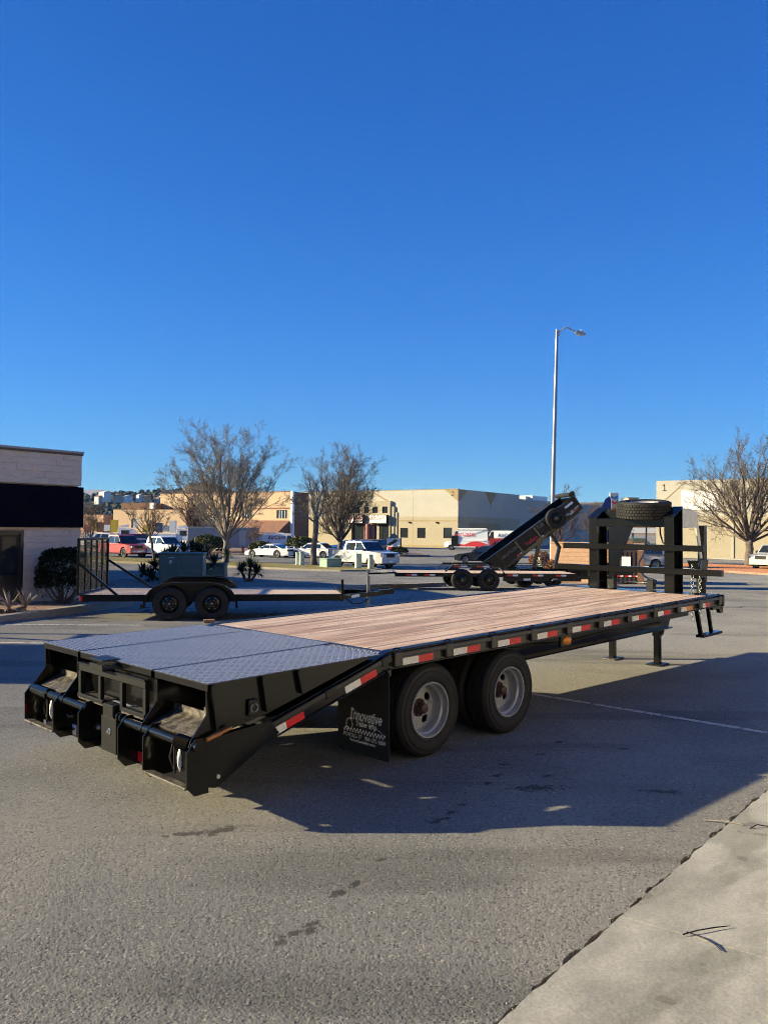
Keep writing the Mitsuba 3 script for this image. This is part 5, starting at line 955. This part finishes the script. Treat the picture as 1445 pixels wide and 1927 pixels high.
def spiky(name, label, x, y, h, spread, trunk, heads, seed, mat='leaf_palm', z=None, n=60, cat='shrub'):
    R = np.random.default_rng(seed); frame(x, y, gz(y) if z is None else z); t = thing(name, label, cat); lf, tk = MB(), MB()
    for (hx, hy, hz) in heads:
        tk.tube([[hx*.3, hy*.3, 0], [hx, hy, hz]], [.07, .05], 6)
        for i in range(n):
            az = R.uniform(0, 2*math.pi); el = R.uniform(-.35, 1.35); d = np.array([math.cos(el)*math.cos(az), math.cos(el)*math.sin(az), math.sin(el)]); L = spread*R.uniform(.7, 1.1); s = nrm(np.cross(d, [0, 0, 1]))*.022*(spread/.5)
            o = np.array([hx, hy, hz]); m_ = o+d*L*.6+[0, 0, -.02*L]; e = o+d*L+[0, 0, -.16*L*max(0, math.cos(el))]
            lf.add([o-s*.4, o+s*.4, m_+s, m_-s, e], [[0, 1, 2], [0, 2, 3], [3, 2, 4]])
    put(t+'__leaves', lf, mat); put(t+'__stem', tk, 'bark_brown'); return t
spiky('yucca', 'dark spiky shrub spreading behind the large green cabinet', -8.6, 34.6, 1.2, .62, 0, [(-1.2, 0, .6), (-.8, .2, .95), (-.4, 0, 1.2), (0, .1, 1.3), (.35, .1, 1.35), (.7, -.1, 1.25), (1.0, 0, 1.1), (1.35, 0, .8), (-1.6, -.3, .35), (-1.3, -.2, .15), (0, -.2, .9)], 3, 'leaf_palm', n=110)
spiky('palm', 'small fan palm on a thin stem right of the green cabinets', -7.05, 36.2, 1.0, .46, 0, [(0, 0, 1.15)], 5, n=130, cat='palm')
spiky('palm', 'wider low fan palm at the end of the cabinet row', -6.0, 35.8, .8, .62, 0, [(.1, 0, .6), (-.3, .1, .4), (.4, -.1, .4)], 6, n=120, cat='palm')
spiky('yucca', 'pale dry spiky plant at the kerb by the dark window', -7.75, 16.75, .4, .5, 0, [(0, 0, .08), (.25, .2, .08), (-.3, -.25, .08)], 8, 'dry_stalk', z=.1, n=36)
# ---------------------------------------------------------------- street furniture and small things
frame(9.37, 45, gz(45)); t = thing('lamp_pole', 'tall grey steel street lamp with a bent arm rising beside the raised dump bed', 'street lamp')
put(t+'__pole', MB().tube([[0, 0, 0], [.06, 0, 5], [.14, 0, 9], [.235, 0, 13.9]], [.13, .12, .105, .085], 14), 'galvanised', True); put(t+'__base_plate', MB().cyl([0, 0, 0], [0, 0, .12], .24, 16), 'kerb_stone', 40)
put(t+'__arm', MB().tube([[.26, 0, 13.72], [.45, 0, 13.86], [.74, 0, 14.05], [.80, 0, 14.05], [1.05, 0, 13.93], [1.36, 0, 13.78]], .035, 8), 'grey_paint', True); put(t+'__bracket', MB().box(.18, .36, -.10, .10, 13.55, 13.86, .02), 'grey_paint')
hd = put(t+'__lamp_head', MB().prism([(1.28, 13.80), (1.42, 13.86), (1.62, 13.80), (1.84, 13.66), (1.80, 13.62), (1.46, 13.62), (1.26, 13.72)], [0, -.13, 0], [1, 0, 0], [0, 0, 1], [0, .26, 0]), 'grey_paint'); put(hd+'__lens', MB().box(1.45, 1.78, -.11, .11, 13.60, 13.625, .01), 'white_reflector'); put(hd+'__sensor', MB().cyl([1.58, 0, 13.80], [1.58, 0, 13.92], .03, 8), 'white_wall')
def cabinet(label, x, y, deg, w, d, h, mat, z=None, doors=1, cap=.03, name='utility_cabinet', cat='cabinet', group=None, plate=False):
    frame(x, y, gz(y) if z is None else z, deg); t = thing(name, label, cat, group)
    put(t+'__box', MB().box(-w/2, w/2, -d/2, d/2, -.05, h, .02), mat); put(t+'__lid', MB().box(-w/2-cap, w/2+cap, -d/2-cap, d/2+cap, h+.001, h+.07, .02), mat); put(t+'__plinth', MB().box(-w/2-.06, w/2+.06, -d/2-.06, d/2+.06, -.08, .03), 'kerb_stone')
    for i in range(doors):
        x0 = -w/2+.05+(w-.1)*i/doors; x1 = x0+(w-.1)/doors-.015; dr_ = put(t+'__door', MB().box(x0, x1, -d/2-.018, -d/2-.001, .08, h-.06, .006), mat); put(dr_+'__handle', MB().box(x1-.09, x1-.05, -d/2-.04, -d/2-.019, h*.45, h*.52), 'galvanised')
    if plate: put(t+'__label', MB().box(-w/2+.42, -w/2+.50, -d/2-.024, -d/2-.019, h*.72, h*.82), 'white_print'); put(t+'__label', MB().box(-w/2+.36, -w/2+.62, -d/2-.024, -d/2-.019, h*.88, h*.91), 'pale_green')
    return t
cabinet('large dark green utility cabinet behind the low black trailer', -8.05, 32.4, 4, 1.72, .9, 1.26, 'green_cabinet', doors=2, plate=True, z=-.45); cabinet('lower green utility box right of the large green cabinet', -7.35, 35.0, 3, 1.05, .8, .78, 'green_cabinet', doors=1, plate=True, z=-.5)
G_ = 'utility pedestals on the grass island'; kw = dict(z=-.85, name='pedestal', cat='pedestal', group=G_, cap=.015)
cabinet('left of two pale green pedestals standing together beside the thin leaning tree', -6.35, 59.6, 20, .26, .26, .90, 'pale_green', **kw); cabinet('right of two pale green pedestals standing together, nearest the thin leaning tree trunk', -6.02, 59.4, 20, .32, .34, .92, 'pale_green', **kw)
cabinet('pale green pedestal before the rear door of the silver pickup', -1.75, 55.6, 20, .42, .36, .95, 'pale_green', **kw); cabinet('pale green pedestal before the front wheel of the silver pickup', -.88, 54.9, 14, .30, .26, .92, 'pale_green', **kw)
cabinet('low wide green utility box under the silver pickup bed', -3.75, 57.2, 38, 1.25, .95, .56, 'mid_green', z=-.85, cap=.02); cabinet('pale green utility cabinet beside the lamp pole foot', 11.55, 58, 12, .80, .7, 1.15, 'pale_green', z=-1.0)
frame(-15.1, 86.6, -.85); t = thing('fire_hydrant', 'red fire hydrant on bare soil left of the white sports coupe', 'hydrant')
put(t+'__barrel', MB().lathe([(.16, 0), (.16, .05), (.10, .07), (.10, .52), (.13, .54), (.13, .60), (.08, .68), (0, .72)], [0, 0, 0], [0, 0, 1], 14), 'red_print', 40); put(t+'__nozzle', MB().cyl([-.2, 0, .42], [.2, 0, .42], .06, 10), 'red_print', 40); put(t+'__cap', MB().cyl([0, 0, .71], [0, 0, .77], .03, 6), 'red_print')
frame(1.05, 84.3, -.85, -12); t = thing('monument_sign', 'white and black monument sign with a pointed top before the cream warehouse', 'sign')
put(t+'__panel', MB().box(-.72, .72, -.1, .1, .15, 1.75, .02), 'white_wall'); put(t+'__peak', MB().prism([(-.55, 1.76), (.55, 1.76), (.15, 2.25), (-.15, 2.25)], [0, -.09, 0], [1, 0, 0], [0, 0, 1], [0, .18, 0]), 'green_cabinet'); put(t+'__post', MB().box(.72, .82, -.12, .12, 0, 1.8), 'dark_paint'); put(t+'__band', MB().box(-.6, .6, -.112, -.101, .55, .85), 'red_print'); put(t+'__band', MB().prism([(-.7, 1.1), (.2, 1.7), (.5, 1.5), (-.4, .95)], [0, -.112, 0], [1, 0, 0], [0, 0, 1], [0, .01, 0]), 'dark_paint'); put(t+'__base', MB().box(-.85, .95, -.25, .25, 0, .15), 'kerb_stone')
frame(13.75, 50, gz(50)); t = thing('feather_flag', 'navy feather flag with yellow mark behind the gooseneck', 'flag')
put(t+'__cloth', MB().prism([(.0, 1.6), (.72, 1.6), (.72, 4.75), (.58, 4.9), (.35, 4.75), (.12, 4.25), (.0, 3.6)], [-.36, .02, 0], [1, 0, 0], [0, 0, 1], [0, .02, 0]), 'navy_fabric'); put(t+'__pole', MB().tube([[.38, .03, 0], [.38, .03, 3.5], [.34, .03, 4.8], [.22, .03, 4.93]], .02, 6), 'galvanised', True); put(t+'__mark', MB().box(-.15, .26, -.003, .018, 3.3, 3.62).box(.0, .16, -.003, .018, 2.8, 3.299), 'yellow_paint')
frame(42.8, 150, -.95); t = thing('pole_sign', 'tall fuel station sign with blue and red chevrons above the spare tyre', 'sign')
put(t+'__pole', MB().box(-.25, .25, -.2, .2, 0, 7.2), 'galvanised'); put(t+'__panel', MB().box(-.8, .8, -.2, .2, 7.2, 10.0, .05), 'roof_grey'); put(t+'__strip', MB().box(.0, .8, -.22, -.201, 6.0, 7.1).box(-.3, .0, -.22, -.201, 6.0, 7.1), 'red_print')
for z0, c in ((8.75, 'sign_blue'), (7.85, 'red_print')): put(t+'__chevron', MB().prism([(-.65, .75), (0, .35), (.65, .75), (.65, .35), (0, -.05), (-.65, .35)], [0, -.22, z0], [1, 0, 0], [0, 0, 1], [0, -.03, 0]), c)
frame(47.5, 143, -.95, -8); t = thing('fuel_canopy', 'white flat fuel station canopy far behind the gooseneck', 'canopy')
put(t+'__roof', MB().box(-4, 3.5, -2, 4, 2.55, 3.4), 'white_wall'); 
for x in (-3.2, 2.6): put(t+'__post', MB().box(x-.15, x+.15, -.2, .2, 0, 2.55), 'white_wall')
frame(); t = thing('far_building', 'tiny terracotta building on the hill line above the spare tyre', 'building'); put(t+'__wall', MB().box(91, 94.8, 300, 306, 4, 14.2), 'planter_block'); put(t+'__roof', MB().box(90.8, 95, 299.8, 306, 14.21, 14.5), 'roof_brown')
# off frame at left: the open carport whose roof and braces throw the shade in front of the stone building
frame(0, 0, 0); t = thing('carport', 'open steel carport with flat roof, outside the left edge of the picture', 'carport')
put(t+'__roof', MB().box(-15.5, -9.2, 9.5, 12.6, 2.5, 2.62), 'grey_paint'); put(t+'__roof_beam', MB().box(-15.5, -9.2, 12.62, 12.72, 2.38, 2.6), 'grey_paint')
for x in (-15.2, -9.4):
    for y in (9.7, 14.1): put(t+'__post', MB().box(x-.06, x+.06, y-.06, y+.06, 0, 2.49), 'grey_paint')
for z_ in (1.75, 2.05): put(t+'__rail', MB().box(-9.43, -9.37, 12.75, 14.9, z_, z_+.08), 'grey_paint')
put(t+'__rail', MB().box(-9.44, -9.36, 14.2, 17.3, 2.25, 2.33), 'grey_paint'); put(t+'__brace', MB().beam([-9.4, 12.7, 1.9], [-9.4, 14.05, .35], .08, .08), 'grey_paint'); put(t+'__brace', MB().beam([-13.0, 13.0, 2.4], [-9.4, 14.05, 1.3], .08, .08), 'grey_paint')
# litter
frame()
t = thing('twig', 'forked dark twig lying on the pale concrete at lower right', 'twig'); put(t+'__stem', MB().tube([[1.420, 3.815, .021], [1.50, 3.845, .026], [1.60, 3.88, .024], [1.675, 3.90, .022]], [.0035, .003, .003, .002], 6).tube([[1.445, 3.835, .024], [1.50, 3.79, .022], [1.535, 3.735, .020], [1.545, 3.675, .018]], [.0025, .003, .003, .002], 6), 'black_flat', True)
t = thing('straw', 'thin pale straw lying across the seam between asphalt and concrete', 'straw'); put(t+'__stem', MB().tube([[2.13, 5.36, .006], [2.25, 5.30, .02], [2.34, 5.25, .018]], .004, 5), 'dry_stalk', True)
t = thing('wire', 'thin dark wire scrap on the concrete beside the seam', 'wire'); put(t+'__strand', MB().tube([[2.36, 5.19, .016], [2.42, 5.22, .03], [2.55, 5.19, .018], [2.72, 5.17, .017]], .0035, 5), 'black_flat', True)

def stones(name, label, pts, s0, s1, mat, seed):
    R = np.random.default_rng(seed); ic = trimesh.creation.icosphere(subdivisions=0); m = MB()
    for (x, y, z) in pts:
        s = R.uniform(s0, s1); m.add(ic.vertices*R.uniform(.6, 1.1, (len(ic.vertices), 1))*[s, s*R.uniform(.6, 1), s*.6]+[x, y, z+s*.25], ic.faces)
    k = put(name, m, mat, kind='stuff', label=label); labels[k]['category'] = 'gravel'
R4 = np.random.default_rng(77); dE = nrm(np.array(E1)-np.array(E0)); nE = np.array([-dE[1], dE[0]])
pp = [np.array(E0)+dE*R4.uniform(.5, 13)+nE*(R4.exponential(.05)+.0) for _ in range(420)]
stones('seam_grit', 'loose grit lying along the seam between asphalt and concrete', [(p[0], p[1], 0) for p in pp], .002, .007, 'kerb_stone', 2)
pp = [(R4.uniform(-5, 4), R4.uniform(2.6, 12)) for _ in range(900)]
pp = [p for p in pp if (np.array(p)-np.array(E0))@nE > .05]
stones('loose_gravel', 'small loose stones scattered over the asphalt', [(x, y, 0) for x, y in pp], .002, .006, 'kerb_stone', 3)

# ---------------------------------------------------------------- far air: the blue mountain fades, near things stay clear
scene['air'] = {'type': 'homogeneous', 'albedo': {'type': 'rgb', 'value': [.95, .95, .95]}, 'sigma_t': {'type': 'rgb', 'value': [1.5e-5, 3.4e-5, 6.5e-5]}}
scene['haze'] = {'type': 'cube', 'to_world': mi.ScalarTransform4f().translate([0, 3300, 178]).scale([9000, 6000, 182]), 'bsdf': {'type': 'null'}, 'interior': {'type': 'ref', 'id': 'air'}}
scene['camera']['medium'] = {'type': 'ref', 'id': 'air'}
labels['haze'] = {'label': 'thin clear air that turns the far mountain pale blue', 'category': 'haze', 'kind': 'stuff'}
frame()
